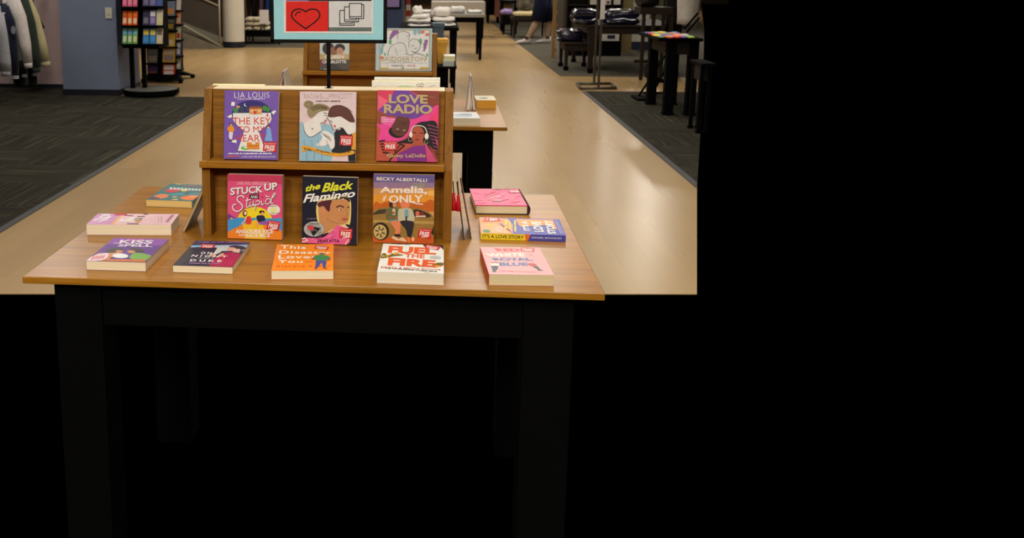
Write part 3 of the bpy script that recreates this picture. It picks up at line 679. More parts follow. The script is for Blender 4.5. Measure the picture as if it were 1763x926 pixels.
# ---- lower tier, right: sunset cover with a parked car
def art_amelia(A):
    A.rect((104, 92, 150), 100, 90, 800, 190); A.poly((150, 120, 150), [(100, 185), (800, 185), (800, 260), (100, 260)]); A.poly((206, 150, 90), [(100, 255), (800, 240), (800, 330), (100, 330)])
    A.poly((226, 150, 50), [(100, 325), (800, 300), (800, 460), (100, 460)]); A.ell((150, 140, 130), 620, 215, 70, 30); A.ell((236, 180, 90), 760, 300, 50, 30)
    A.blob((196, 98, 34), [(110, 470), (140, 400), (200, 420), (300, 390), (560, 400), (680, 400), (740, 370), (790, 400), (790, 500), (110, 500)])
    A.rect((196, 88, 36), 100, 770, 800, 870)
    CAR = (150, 116, 56)
    A.blob(CAR, [(108, 520), (200, 465), (420, 455), (640, 470), (760, 540), (785, 640), (775, 770), (280, 790), (105, 700)]); A.poly((180, 146, 80), [(108, 600), (780, 610), (780, 640), (108, 630)])
    A.poly((70, 60, 44), [(112, 530), (180, 485), (260, 480), (240, 530), (112, 545)]); A.blob((60, 44, 36), [(560, 485), (640, 490), (748, 545), (700, 570), (575, 560)])
    A.ell((206, 110, 80), 600, 525, 22, 26); A.ell((120, 50, 40), 650, 530, 26, 26); A.poly((226, 190, 170), [(580, 550), (690, 545), (690, 565), (580, 565)])
    A.ell((50, 36, 28), 195, 725, 92, 100); A.ell((196, 170, 106), 188, 732, 72, 82); 
    for i in range(6):
        a = PI*i/3+.3; A.line((80, 60, 40), [(188+18*math.cos(a), 732+20*math.sin(a)), (188+52*math.cos(a), 732+60*math.sin(a))], 14)
    A.ell((206, 180, 120), 188, 732, 18, 20); A.poly((40, 30, 26), [(750, 740), (782, 640), (785, 770)])
    A.ell((66, 38, 30), 332, 430, 46, 42); A.ell((206, 140, 100), 350, 432, 24, 28); A.blob((96, 104, 62), [(255, 490), (310, 460), (380, 475), (400, 580), (380, 610), (270, 600), (250, 540)]); A.poly((222, 190, 170), [(325, 475), (356, 475), (352, 545), (326, 545)])
    for i in range(4): A.ell((176, 74, 50), 272+i*32, 520+(i % 2)*52, 12, 14)
    A.poly((104, 140, 150), [(290, 600), (400, 590), (410, 625), (285, 625)]); A.blob((222, 132, 90), [(300, 618), (405, 612), (412, 690), (395, 760), (350, 755), (352, 700)])
    A.poly((40, 34, 34), [(340, 755), (400, 752), (420, 780), (350, 780)]); A.blob((226, 186, 150), [(322, 780), (350, 780), (400, 815), (380, 826), (320, 800)]); A.blob((226, 186, 150), [(400, 800), (440, 790), (480, 835), (405, 825)])
    A.ell((226, 130, 90), 465, 430, 52, 46); A.blob((190, 186, 156), [(395, 480), (440, 470), (530, 475), (565, 560), (550, 610), (400, 610), (385, 540)]); A.rect((120, 160, 170), 458, 480, 500, 570); A.blob((46, 42, 46), [(408, 612), (550, 612), (552, 690), (525, 790), (490, 780), (470, 700)]); A.line((40, 36, 40), [(478, 560), (474, 620)], 18)
    A.poly((222, 122, 60), [(480, 785), (515, 785), (520, 845), (495, 848)]); A.ell((236, 176, 120), 548, 808, 18, 26)
    W = (240, 226, 210)
    A.text(W, 'BECKY ALBERTALLI', [(155, 128), (708, 138), (706, 176), (155, 165)], .02); A.line((190, 180, 190), [(200, 182), (708, 194)], 3)
    A.text(W, 'Amelia,', [(190, 236), (708, 216), (708, 320), (188, 312)], .03); A.text(W, 'if', [(215, 340), (262, 330), (262, 395), (215, 392)], .03, .3); A.text(W, 'ONLY', [(286, 330), (662, 315), (662, 405), (286, 410)], .03)
    A.line(W, [(540, 402), (600, 418), (662, 422)], 12)
standing((642.0, 418.2), (746.4, 420.6), (643.9, 300.2), ZT, 5, .016, label='orange sunset book with two figures leaning on a parked car', group='front facing books on the lower tier',
         front=(206, 150, 90), spine=(60, 50, 60), hom=homog([(120, 95), (792, 97), (775, 858), (108, 848)]), art=art_amelia, sticker=[(618, 684), (752, 696), (742, 798), (600, 782)])
# ------------------------------------------------------------------ books lying on the front table
GF = 'books lying flat along the front edge of the table'
def zz(o, s): return lambda x, y: (o[0]+x/s, o[1]+y/s)
def art_kiss(A):
    A.poly((150, 92, 180), [(715, 128), (1610, 165), (1500, 270), (560, 240)]); A.poly((190, 110, 170), [(950, 150), (1250, 160), (1180, 200), (900, 190)])
    A.poly((214, 150, 110), [(215, 520), (420, 400), (640, 395), (760, 350), (860, 360), (700, 450), (540, 520)]); A.blob((236, 214, 220), [(205, 525), (380, 430), (600, 398), (560, 480), (440, 520)])
    for i in range(5): A.line((206, 60, 60), [(290+i*50, 510-i*6), (350+i*46, 455-i*4)], 16)
    A.ell((86, 80, 70), 700, 352, 150, 36, rot=-6); A.ell((206, 150, 110), 790, 372, 60, 24); A.ell((86, 80, 70), 1080, 346, 120, 28, rot=4); A.ell((206, 150, 110), 985, 372, 66, 24)
    A.blob((128, 176, 88), [(960, 480), (1010, 400), (1130, 392), (1290, 430), (1230, 490)]); A.poly((206, 120, 70), [(520, 500), (1190, 485), (1180, 524), (480, 528)]); A.ell((236, 238, 240), 800, 440, 132, 38); A.ell((206, 140, 80), 640, 462, 40, 14)
    W = (240, 232, 240)
    A.text(W, 'KISS', [(835, 172), (1385, 185), (1335, 245), (790, 240)], .03); A.text(W, 'SPELL', [(800, 252), (1350, 252), (1330, 296), (760, 290)], .03); A.text(W, '& the', [(720, 215), (800, 215), (780, 245), (700, 245)], 0, .2)
z = zz((130, 395), 9.794)
flat(z(185, 683), z(1185, 712), z(200, 530), z(1610, 165), 'away', label='purple paperback lying at the front left of the table, two hands on its cover', group=GF,
     front=(112, 74, 150), spine=(96, 70, 130), hom=homog([(715, 128), (1610, 165), (1180, 525), (200, 530)]), art=art_kiss)
def art_duke(A):
    A.poly((70, 54, 96), [(570, 95), (1600, 130), (1570, 190), (520, 160)]); A.poly((140, 180, 220), [(500, 190), (1560, 180), (1500, 290), (900, 250), (480, 235)]); A.poly((200, 206, 214), [(960, 200), (1200, 190), (1300, 290), (1000, 300)])
    A.poly((46, 38, 62), [(480, 235), (700, 220), (1000, 235), (960, 330), (850, 420), (700, 560), (180, 570)]); A.poly((58, 54, 58), [(480, 240), (560, 300), (420, 480), (300, 568), (165, 572)])
    A.blob((206, 212, 206), [(985, 270), (1080, 250), (1100, 290), (1000, 350), (960, 330)]); A.ell((210, 160, 140), 920, 370, 62, 34); A.ell((46, 36, 50), 1370, 235, 150, 42, rot=4); A.ell((226, 170, 150), 1260, 262, 90, 34); A.poly((226, 190, 170), [(1300, 260), (1420, 260), (1400, 330), (1280, 310)])
    A.blob((176, 32, 78), [(1080, 360), (1200, 320), (1330, 330), (1430, 370), (1370, 470), (1270, 572), (880, 572), (960, 440)]); A.ell((222, 160, 140), 1080, 370, 56, 26, rot=-20); A.line((226, 190, 110), [(960, 405), (1070, 395)], 10)
    for i in range(4): A.line((206, 60, 100), [(1130+i*50, 450+i*10), (1090+i*50, 540)], 10)
    W = (240, 238, 236)
    A.text(W, 'O N E', [(700, 318), (1000, 320), (985, 362), (690, 362)], .02); A.text(W, 'N I G H T', [(540, 372), (1200, 385), (1170, 420), (505, 414)], .02); A.text(W, 'D U K E', [(510, 456), (1100, 462), (1080, 500), (490, 498)], .02); A.text((220, 214, 220), 'WITH A', [(640, 428), (940, 432), (930, 444), (630, 440)], 0)
    A.greek((130, 100, 150), 640, 124, 1480, 150, 18, 3); A.greek((150, 110, 160), 480, 520, 1060, 540, 16, 9)
z = zz((285, 405), 11.02)
flat(z(140, 705), z(1270, 740), z(160, 572), z(1600, 130), 'away', label='dark paperback with a crimson gown on its cover, second along the front edge', group=GF,
     front=(60, 52, 74), spine=(120, 118, 120), hom=homog([(570, 95), (1600, 130), (1275, 575), (160, 572)]), art=art_duke, sticker=[(705, 175), (970, 180), (925, 250), (680, 248)])
def art_dis(A):
    W = (240, 238, 226)
    A.text(W, 'This', [(372, 188), (860, 178), (856, 240), (362, 254)], .02, 0, 1.1); A.text(W, 'Disaster', [(352, 286), (1388, 262), (1380, 305), (340, 350)], .02, 0, 1.1)
    A.text(W, 'Loves', [(338, 372), (1075, 355), (1075, 402), (325, 440)], .02, 0, 1.1); A.text(W, 'You', [(325, 458), (800, 452), (800, 498), (315, 522)], .02, 0, 1.1)
    A.text((206, 50, 34), 'Richard Roper', [(305, 570), (1360, 532), (1355, 560), (300, 605)], .012, 0, 1.25)
    A.ell((60, 44, 40), 1185, 310, 56, 14); A.ell((150, 100, 70), 1185, 325, 46, 16); A.blob((50, 134, 82), [(1060, 350), (1180, 335), (1310, 348), (1370, 400), (1290, 425), (1270, 445), (1080, 440), (1000, 410)]); A.ell((170, 60, 50), 1010, 418, 34, 18); A.ell((170, 60, 50), 1320, 420, 34, 18)
    A.poly((66, 76, 150), [(1062, 442), (1285, 445), (1260, 575), (1215, 578), (1180, 480), (1100, 590), (1055, 585)]); A.line((150, 70, 40), [(1040, 600), (1085, 598)], 22); A.line((150, 70, 40), [(1210, 586), (1290, 590)], 18); A.greek((206, 60, 30), 860, 470, 1000, 480, 4)
z = zz((450, 410), 11.57)
flat(z(200, 825), z(1435, 820), z(205, 650), z(1420, 120), 'away', label='orange paperback with white title lettering, centre of the front edge', group=GF,
     front=(244, 138, 28), spine=(236, 150, 60), hom=homog([(300, 178), (1420, 115), (1425, 625), (205, 665)]), art=art_dis, sticker=[(1060, 160), (1330, 170), (1300, 240), (1020, 222)])
def art_fuel(A):
    OG, BR_, YL = (232, 92, 40), (120, 96, 30), (226, 170, 60)
    A.blob(BR_, [(205, 330), (260, 300), (330, 330), (400, 300), (520, 300), (600, 318), (430, 345), (330, 370), (205, 385)]); A.ell(YL, 470, 290, 56, 18, rot=-12); A.poly(YL, [(280, 310), (310, 315), (345, 380), (325, 385)]); A.ell((206, 196, 120), 240, 350, 40, 8)
    A.blob(BR_, [(1120, 450), (1200, 405), (1315, 400), (1310, 440), (1200, 470)]); A.poly((226, 150, 70), [(1080, 475), (1180, 440), (1310, 450), (1180, 485)])
    A.poly((90, 96, 40), [(420, 104), (800, 100), (1000, 104), (700, 115)]); A.poly((60, 50, 40), [(910, 115), (1280, 120), (1285, 205), (1240, 160), (940, 160)])
    A.text(OG, 'FUEL', [(325, 180), (1165, 178), (1165, 278), (315, 298)], .05); A.text(OG, 'THE', [(625, 290), (975, 288), (975, 348), (625, 350)], .03); A.text(OG, 'FIRE', [(345, 370), (1175, 368), (1175, 478), (335, 492)], .05)
    A.ell((190, 194, 190), 1165, 325, 105, 26)
    A.text((206, 90, 60), 'KRISTA & BECCA RITCHIE', [(230, 515), (1275, 502), (1275, 522), (228, 550)], .015); A.greek((70, 90, 80), 310, 536, 1220, 550, 28, 7); A.greek((60, 60, 60), 370, 130, 690, 150, 9, 5); A.ell((222, 214, 170), 1060, 575, 70, 10)
z = zz((635, 410), 10.287)
flat(z(145, 797), z(1325, 833), z(165, 595), z(1280, 125), 'away', label='thick white paperback with bold orange capitals, at the front edge', group=GF,
     front=(236, 236, 230), spine=(226, 220, 206), hom=homog([(215, 150), (1280, 122), (1340, 565), (165, 605)]), art=art_fuel, sticker=[(975, 130), (1235, 150), (1195, 208), (955, 188)], pages=(222, 212, 190))
def art_royal(A):
    RD, BL = (214, 60, 58), (40, 104, 166)
    A.text(RD, 'RED', [(400, 200), (860, 190), (850, 240), (470, 252)], .04); A.text((238, 230, 214), 'WHITE', [(250, 292), (940, 262), (955, 322), (300, 345)], .04); A.text((220, 120, 110), '&', [(1020, 285), (1100, 282), (1110, 305), (1030, 308)], 0)
    A.text(BL, 'ROYAL', [(360, 365), (1060, 342), (1115, 388), (430, 412)], .04); A.text(BL, 'BLUE', [(510, 440), (1010, 425), (1020, 478), (520, 498)], .04)
    A.ell((232, 226, 210), 430, 478, 76, 26); A.blob((38, 60, 84), [(370, 510), (490, 505), (480, 560), (450, 590), (470, 604), (400, 608), (390, 560)]); A.line((160, 80, 70), [(370, 450), (490, 445)], 14)
    A.ell((196, 70, 60), 1095, 455, 80, 22, rot=4); A.poly((70, 74, 76), [(1100, 482), (1190, 478), (1250, 535), (1310, 546), (1210, 558), (1190, 530)]); A.greek((206, 120, 120), 520, 575, 1180, 590, 26, 3); A.greek((206, 140, 140), 320, 160, 900, 170, 20, 6)
z = zz((810, 410), 10.29)
flat(z(325, 835), z(1475, 850), z(335, 640), z(1200, 170), 'away', label='thick pink paperback with blue and white lettering, rightmost along the front edge', group=GF,
     front=(236, 168, 172), spine=(222, 100, 90), hom=homog([(150, 185), (1200, 165), (1490, 615), (335, 650)]), art=art_royal, sticker=[(880, 165), (1118, 180), (1112, 240), (872, 232)], pages=(206, 190, 150))
def art_stop(A):
    A.poly((206, 150, 196), [(155, 668), (500, 665), (610, 520), (290, 520)])
    W = (240, 232, 236)
    A.line(W, [(310, 570), (370, 545), (460, 540)], 12); A.line(W, [(240, 612), (330, 585), (470, 560)], 14); A.line(W, [(300, 632), (345, 622), (420, 600), (440, 575), (370, 600), (300, 632)], 10); A.line(W, [(330, 530), (440, 530)], 10)
    A.poly((240, 176, 106), [(480, 665), (520, 665), (610, 555), (570, 555)]); A.rect((206, 60, 84), 510, 522, 680, 545)
    for x, y, a in ((600, 600, 180), (700, 575, 160), (760, 610, 130)): A.poly((236, 226, 222), [(x-30, y+30), (x+a-30, y+30), (x+a, y), (x, y)])
    for x0, y0, x1, y1 in ((650, 545, 760, 552), (820, 560, 920, 562), (790, 585, 890, 590), (770, 608, 880, 612), (690, 660, 840, 662), (900, 535, 960, 528)): A.line((84, 70, 74), [(x0, y0), (x1, y1)], 9)
    A.ell((230, 160, 80), 830, 628, 40, 14)
    for i in range(7):
        y = 542+i*15; x = 1296-i*13; A.line((176, 84, 120), [(x-18, y), (x+16, y+2), (x+4, y+9)], 7)
    A.greek((206, 150, 170), 1140, 560, 1160, 640, 1); A.greek((206, 150, 170), 1100, 560, 1115, 640, 1)
z = zz((130, 300), 7.665)
flat(z(150, 800), z(1265, 805), z(155, 664), z(1390, 525), 'right', label='pale pink paperback lying sideways at the left end of the table', group='books lying at the left end of the table',
     front=(236, 196, 204), spine=(222, 180, 200), hom=homog([(1390, 525), (1270, 675), (155, 668), (290, 520)]), art=art_stop, pages=(232, 218, 190))
def art_teal(A):
    A.poly((84, 140, 150), [(1230, 250), (1650, 240), (1640, 260), (1200, 275)])
    A.ell((222, 130, 90), 1130, 285, 90, 34, rot=-8); A.ell((120, 80, 80), 1040, 312, 70, 18); A.blob((232, 122, 60), [(1360, 310), (1440, 280), (1560, 275), (1640, 300), (1600, 345), (1440, 345)]); A.ell((236, 150, 110), 1530, 290, 60, 14)
    A.ell((206, 70, 80), 1260, 205, 84, 22); A.ell((236, 206, 70), 1395, 204, 38, 11); A.ell((236, 206, 70), 1330, 125, 44, 9); A.ell((236, 206, 110), 1300, 340, 42, 9); A.ell((220, 206, 120), 1295, 298, 34, 8)
    A.line((30, 30, 40), [(1420, 256), (1462, 232)], 9); A.line((90, 170, 180), [(1250, 262), (1400, 245)], 12)
    W = (236, 232, 226)
    for i in range(11):
        x = 1230+i*40; y = 178+i*2.6; A.line(W, [(x, y+12), (x+14, y-10), (x+22, y+12), (x+34, y-8)], 8)
    A.greek((206, 110, 110), 1380, 148, 1640, 158, 8)
flat(z(935, 425), z(1540, 447), z(935, 335), z(1230, 125), 'near', label='teal paperback with orange flowers at the rear left corner of the table', group='books lying at the left end of the table',
     front=(70, 118, 122), spine=(70, 118, 122), hom=homog([(1535, 372), (935, 335), (1235, 125), (1680, 140)]), art=art_teal, pages=(220, 190, 120))
def art_pinkhard(A):
    rr = random.Random(5)
    for i in range(26):
        x = 130+rr.uniform(0, 600); y = 130+rr.uniform(0, 200)
        A.line(rr.choice([(246, 130, 170), (206, 60, 110), (244, 110, 150), (226, 70, 90)]), [(x, y), (x+rr.uniform(60, 130), y-rr.uniform(-22, 40))], rr.uniform(6, 14))
    for d in (0, 22, 44): A.line((250, 150, 180), [(350+d, 280-d*.3), (400+d, 235-d*.3), (450+d, 225-d*.2), (500+d, 245)], 9)
    A.ell((190, 130, 140), 470, 285, 75, 18); A.line((210, 170, 120), [(340, 270), (390, 215), (440, 205)], 6)
    A.poly((180, 30, 50), [(625, 160), (780, 150), (800, 180), (660, 185)]); A.text((240, 230, 226), 'FREE', [(655, 155), (770, 155), (780, 178), (670, 178)], .02)
    A.greek((90, 60, 70), 420, 118, 740, 130, 14)
z = zz((800, 310), 8.054)
flat(z(145, 475), z(880, 483), z(150, 345), z(780, 125), 'near', label='hot pink hardcover lying at the rear right corner of the table', group='books lying at the right end of the table',
     front=(232, 84, 132), spine=(60, 30, 40), back=(50, 36, 44), hard=True, hom=homog([(880, 366), (150, 342), (108, 98), (780, 125)]), art=art_pinkhard, pages=(222, 206, 170))
def art_story(A):
    BL, YL = (74, 76, 168), (236, 206, 40)
    A.poly((238, 150, 96), [(228, 565), (560, 568), (610, 640), (590, 745), (222, 735)]); A.poly(BL, [(440, 625), (470, 628), (590, 742), (560, 700)])
    A.poly((242, 170, 120), [(235, 640), (420, 630), (560, 742), (226, 735)]); A.ell((230, 176, 60), 335, 650, 40, 20); A.ell((60, 130, 60), 290, 716, 42, 18); A.ell((236, 190, 180), 430, 695, 40, 22); A.line((206, 80, 70), [(405, 690), (455, 694)], 6)
    A.line(YL, [(510, 690), (535, 590)], 24); A.line(YL, [(630, 715), (650, 590)], 22); A.line((60, 70, 150), [(505, 660), (540, 640)], 6); A.line((60, 70, 150), [(620, 660), (650, 640)], 6); A.greek(YL, 565, 590, 590, 690, 1)
    A.poly((240, 150, 80), [(660, 570), (1230, 560), (1270, 690), (1200, 690), (1180, 630), (700, 660)])
    W = (240, 236, 226)
    def vt(txt, xl0, xl1, y0, y1):   # letters whose tops point left: first letter nearest the spine
        A.text(W, txt, [(xl0, y1), (xl0-20, y0), (xl1-20, y0), (xl1, y1)], .035)
    vt("IT'S A", 745, 835, 590, 712); vt('LOVE', 895, 1040, 590, 725); vt('STORY', 1100, 1235, 575, 752)
    A.line((222, 216, 236), [(1320, 750), (1272, 570)], 8); A.line((222, 216, 236), [(1358, 755), (1305, 570)], 6)
def spine_story(S):
    S.poly((236, 206, 40), [(0, 0), (.56, 0), (.52, 1), (0, 1)]); S.poly((226, 110, 50), [(.535, 0), (.56, 0), (.59, 1), (.52, 1)])
    def st(col, t_, x0, x1, y0, y1, b): S.text(col, t_, [(x0, y1), (x1, y1), (x1, y0), (x0, y0)], b)
    st((50, 44, 40), "IT'S A LOVE STORY", .025, .51, .25, .8, .02); st((220, 214, 226), 'ANNABEL MONAGHAN', .60, .95, .38, .68, .005)
flat(z(218, 822), z(1400, 857), z(222, 735), z(1345, 545), 'left', label='blue, orange and yellow paperback lying with its lettered spine to the front', group='books lying at the right end of the table',
     front=(74, 76, 168), spine=(70, 72, 160), hom=homog([(222, 735), (228, 563), (1350, 545), (1400, 775)]), art=art_story, spine_art=spine_story, sticker=[(262, 612), (300, 562), (450, 568), (470, 600)])
# ------------------------------------------------------------------ framed sign on a pole over the front case
def sign():
    Ys = 2.367
    c = pY(566, 155, Ys)
    t = thing('sign_holder', (c.x, Ys, 1.121), 'black framed aqua sign with a red heart, on a pole over the front case', 'sign')
    x0, x1 = pY(466.3, 72, Ys).x, pY(666, 72, Ys).x; zb = pY(566, 74, Ys).z; zt = zb+.225
    q = MB(); q.tube([(c.x, Ys, 1.1215), (c.x, Ys, zb+.004)], .0048, 12); q.build('pole', mat('matte_black', (12, 10, 9), .6, .12, .1), t, smooth=True)
    q = MB(); q.lathe([(.011, 1.121), (.011, 1.1225), (.0055, 1.1235)], (c.x, Ys), 20); q.build('pole_base', M_METAL, t)
    f = .0085
    q = MB()
    for (a, b, e, g) in ((x0, x1, zb, zb+f), (x0, x1, zt-f, zt), (x0, x0+f, zb, zt), (x1-f, x1, zb, zt)): q.box(a, b, Ys-.005, Ys+.005, e, g)
    q.build('frame', mat('matte_black', ()), t, .001)
    q = MB(); q.box(x0+f*.6, x1-f*.6, Ys-.0015, Ys+.0025, zb+f*.6, zt-f*.6); q.build('backing_card', mat('aqua_card', (164, 222, 230), .5, .3, .03, 20), t)
    # printed sheet
    def P(px, py): v = pY(px, py, Ys); return v.x, v.z
    sx0, sz0 = P(489, 56.7); sx1, _ = P(642.3, 56.7); sz1 = sz0+.172
    mats = [ink((232, 230, 226))]; q = MB(); q.box(sx0, sx1, Ys-.0024, Ys-.0016, sz0, sz1)
    H, W_ = sz1-sz0, sx1-sx0
    zo = (460, 0); sc = 5.786
    def hom(x, y):
        X, Z = P(zo[0]+x/sc, zo[1]+y/sc); return (X-sx0)/W_, (Z-sz0)/H
    A = Art(q, mats, lambda u, v, k: (sx0+u*W_, Ys-.0024-k, sz0+v*H), hom)
    A.rect((228, 44, 36), 188, 12, 609, 312); A.rect((222, 220, 218), 615, 12, 1040, 272); A.rect((76, 88, 84), 615, 272, 1040, 312)
    for i in range(60): A.line((150, 160, 152), [(618+i*7, 274), (618+i*7, 311)], 2.2); A.k -= 1
    A.k += 1
    A.rect((26, 22, 24), 609, -300, 615, 312); A.rect((26, 22, 24), 410, 0, 1040, 10); A.rect((110, 84, 160), 188, -300, 412, 8); A.rect((40, 34, 42), 415, -300, 1040, 4)
    BK = (24, 20, 20)
    left = [(385, 116), (352, 97), (318, 90), (278, 97), (252, 120), (245, 150), (256, 182), (300, 225)]
    up = A.spline(left, False); heart = [(385, 285)]+up[::-1]+[(770-x, y) for x, y in up[1:]]+[(385, 285)]
    A.line(BK, heart, 13); A.curve(BK, [(283, 162), (290, 138), (308, 122), (338, 119)], 11)
    for (a, b, c_, d) in ((724, 104, 868, 250), (771, 68, 910, 216), (820, 34, 962, 182)):
        A.poly((222, 220, 218), [(a, b), (c_-14, b), (c_, b+8), (c_, d), (a, d)])
        A.line(BK, [(c_-18, b), (a+4, b), (a, b+6), (a, d-6), (a+6, d), (c_, d), (c_, b+12), (c_-18, b+12)], 9); A.line(BK, [(c_-20, b), (c_-20, d-18)], 8); A.line(BK, [(a, d-18), (c_-16, d-18)], 7)
    q.build('poster_sheet', mats, t)
sign()

# ------------------------------------------------------------------ books on the rear side of the front case, seen over its top
def rear_book(x0, x1, ztop, th, label, front, art=None, quad=None, gap=0.0, hard=False):
    """stands on the rear shelf leaning forwards against the case; its back cover faces the camera"""
    L = math.radians(6.4); h = (ztop-.953)/math.cos(L); 
    X = Vector((-1, 0, 0)); Yv = Vector((0, -math.sin(L), math.cos(L))); Zv = X.cross(Yv)
    foot_y = 2.367+.0537+gap
    org = Vector((x1, foot_y, .953+math.sin(L)*0))
    M = Matrix(((X.x, Yv.x, Zv.x, org.x), (X.y, Yv.y, Zv.y, org.y), (X.z, Yv.z, Zv.z, org.z), (0, 0, 0, 1)))
    r = make_book(M, x1-x0, h, th, label, 'books on the rear side of the front case', front, lambda x, y: (x, y), None, hard=hard, pages=(236, 224, 170) if ztop < 1.14 else (226, 222, 210))
    if art: art(r, x1-x0, h)
    return r
Yb = 2.41
rear_book(pY(367, 150, Yb).x, pY(456.5, 150, Yb).x, pY(410, 146, Yb).z, .014, 'pale yellow book peeking over the left top of the front book case', (240, 226, 160))
rear_book(pY(512, 150, Yb).x, pY(640, 150, Yb).x, pY(570, 151.5, Yb).z, .012, 'cream book just showing behind the case top, below the sign pole', (232, 226, 212))
def back_print(r, w_, h):
    mats = []; q = MB()
    A = Art(q, mats, lambda u, v, k: ((1-u)*w_, v*h, -k), lambda x, y: (x, y)); A.k = 3
    A.ell((176, 206, 160), .52, h and .80, .235, .115, 0, 180) if False else A.ell((176, 206, 160), .50, .845, .235, .10)
    D = (70, 72, 70)
    A.line(D, [(.735, .87), (.745, .93)], .006); A.line(D, [(.66, .955), (.70, .97), (.715, .935), (.68, .93), (.66, .955)], .006); A.line(D, [(.725, .93), (.735, .98), (.765, .96), (.75, .925), (.725, .93)], .006); A.line(D, [(.76, .90), (.93, .955)], .004)
    o = q.build('back_cover_print', mats, r, local=True)
rear_book(pY(640.5, 150, Yb).x, pY(757, 150, Yb).x, pY(700, 139.5, Yb).z, .010, 'white book with a green circle and sprig behind the right top of the front case', (226, 226, 222), back_print)
rear_book(pY(645.5, 150, Yb+.03).x, pY(757.5, 150, Yb+.03).x, pY(700, 132.5, Yb+.03).z, .012, 'plain white book behind the one with the green circle', (236, 234, 228), None, gap=.0125)

# ------------------------------------------------------------------ cards and thin books leaning on the ends of the front case
def leaner(side, xb, xt, zt, y0, y1, th, label, cat, face, name='notebook', page=(210, 196, 160), group=None):
    """thin item leaning sideways on the end panel of the case"""
    z0 = .7605; d = Vector((xt-xb, 0, zt-z0)); h = d.length; Yv = d.normalized(); X = Vector((0, -1 if side > 0 else 1, 0)); 
    X = Vector((0, 1, 0)) if side > 0 else Vector((0, -1, 0)); Zv = X.cross(Yv)
    w_ = y1-y0; org = Vector((xb, y0 if side > 0 else y1, z0))-Zv*th
    org.z += abs(Zv.z)*th
    M = Matrix(((X.x, Yv.x, Zv.x, org.x), (X.y, Yv.y, Zv.y, org.y), (X.z, Yv.z, Zv.z, org.z), (0, 0, 0, 1)))
    r = make_book(M, w_, h, th, label, group, face, lambda x, y: (x, y), None, name=name, pages=page, spine=(60, 48, 40), back=(90, 66, 46)); r['category'] = cat
    return r
a = pz(322, 394, .76); b = pY(350.5, 318, 2.40)
leaner(-1, a.x-.004, -.5705, .877, 2.31, 2.44, .0065, 'thin dark edged book leaning against the left end of the front book case', 'book', (70, 50, 40), page=(176, 150, 110))
r1 = leaner(1, pz(799, 404, .76).x, .058, .905, 2.30, 2.42, .003, 'thin red tasselled card leaning right of the case, nearer to it', 'bookmark card', (120, 96, 80), 'tassel_bookmark', group='tasselled cards on the right end of the case')
r2 = leaner(1, pz(811, 404, .76).x, .066, .912, 2.31, 2.43, .003, 'thin red tasselled card leaning right of the case, outermost', 'bookmark card', (150, 120, 96), 'tassel_bookmark', group='tasselled cards on the right end of the case')
for r, (px, py0, py1) in ((r1, (781.5, 322, 362)), (r2, (789.5, 326, 363))):
    u = pY(px-1.5, 312, 2.295); m_ = pY(px-.5, py0+12, 2.295); e = pY(px, py1, 2.295)
    q = MB(); q.tube([u, (u+m_)/2, m_], .0013, 8); q.build('cord', ink((40, 20, 24)), r, smooth=True)
    q = MB(); q.tube([m_+Vector((0, 0, .004)), m_, m_-Vector((0, 0, .004)), m_.lerp(e, .4), e], [.002, .0042, .0032, .0052, .0066], 12); 
    q.build('tassel', mat('red_silk', (196, 22, 34), .6, .3, .2, 400), r, smooth=True)

# ------------------------------------------------------------------ things on the second table
def art_queen(A):
    A.rect((206, 214, 210), 715, 310, 935, 400); A.rect((196, 170, 120), 715, 395, 935, 440); A.rect((84, 76, 70), 715, 435, 935, 512)
    A.ell((44, 34, 32), 780, 355, 44, 46); A.ell((150, 100, 76), 818, 372, 30, 32); A.ell((52, 38, 34), 862, 350, 38, 32); A.ell((196, 146, 116), 862, 372, 26, 26)
    A.poly((206, 176, 140), [(790, 405), (860, 395), (930, 400), (930, 420), (780, 430)]); A.poly((120, 60, 60), [(716, 440), (740, 430), (750, 470), (716, 480)])
    W = (240, 236, 230)
    A.text(W, 'QUEEN', (752, 405, 888, 432), .03); A.text(W, 'CHARLOTTE', (735, 440, 902, 462), .03); A.greek(W, 745, 500, 790, 505, 5)
    A.poly((60, 54, 52), [(790, 465), (830, 470), (880, 512), (770, 512)])
GQ = 'front facing books on the second case'
M2Z = .953
standing((550.3, 121.6), (601.3, 121.4), (551.2, 74.5), M2Z, 9, .018, label='small photographic paperback of an embracing couple on the second case', group=GQ, front=(84, 76, 70), hom=homog([(718, 310), (934, 310), (920, 510), (716, 508)]), art=art_queen, pages=(206, 190, 160))
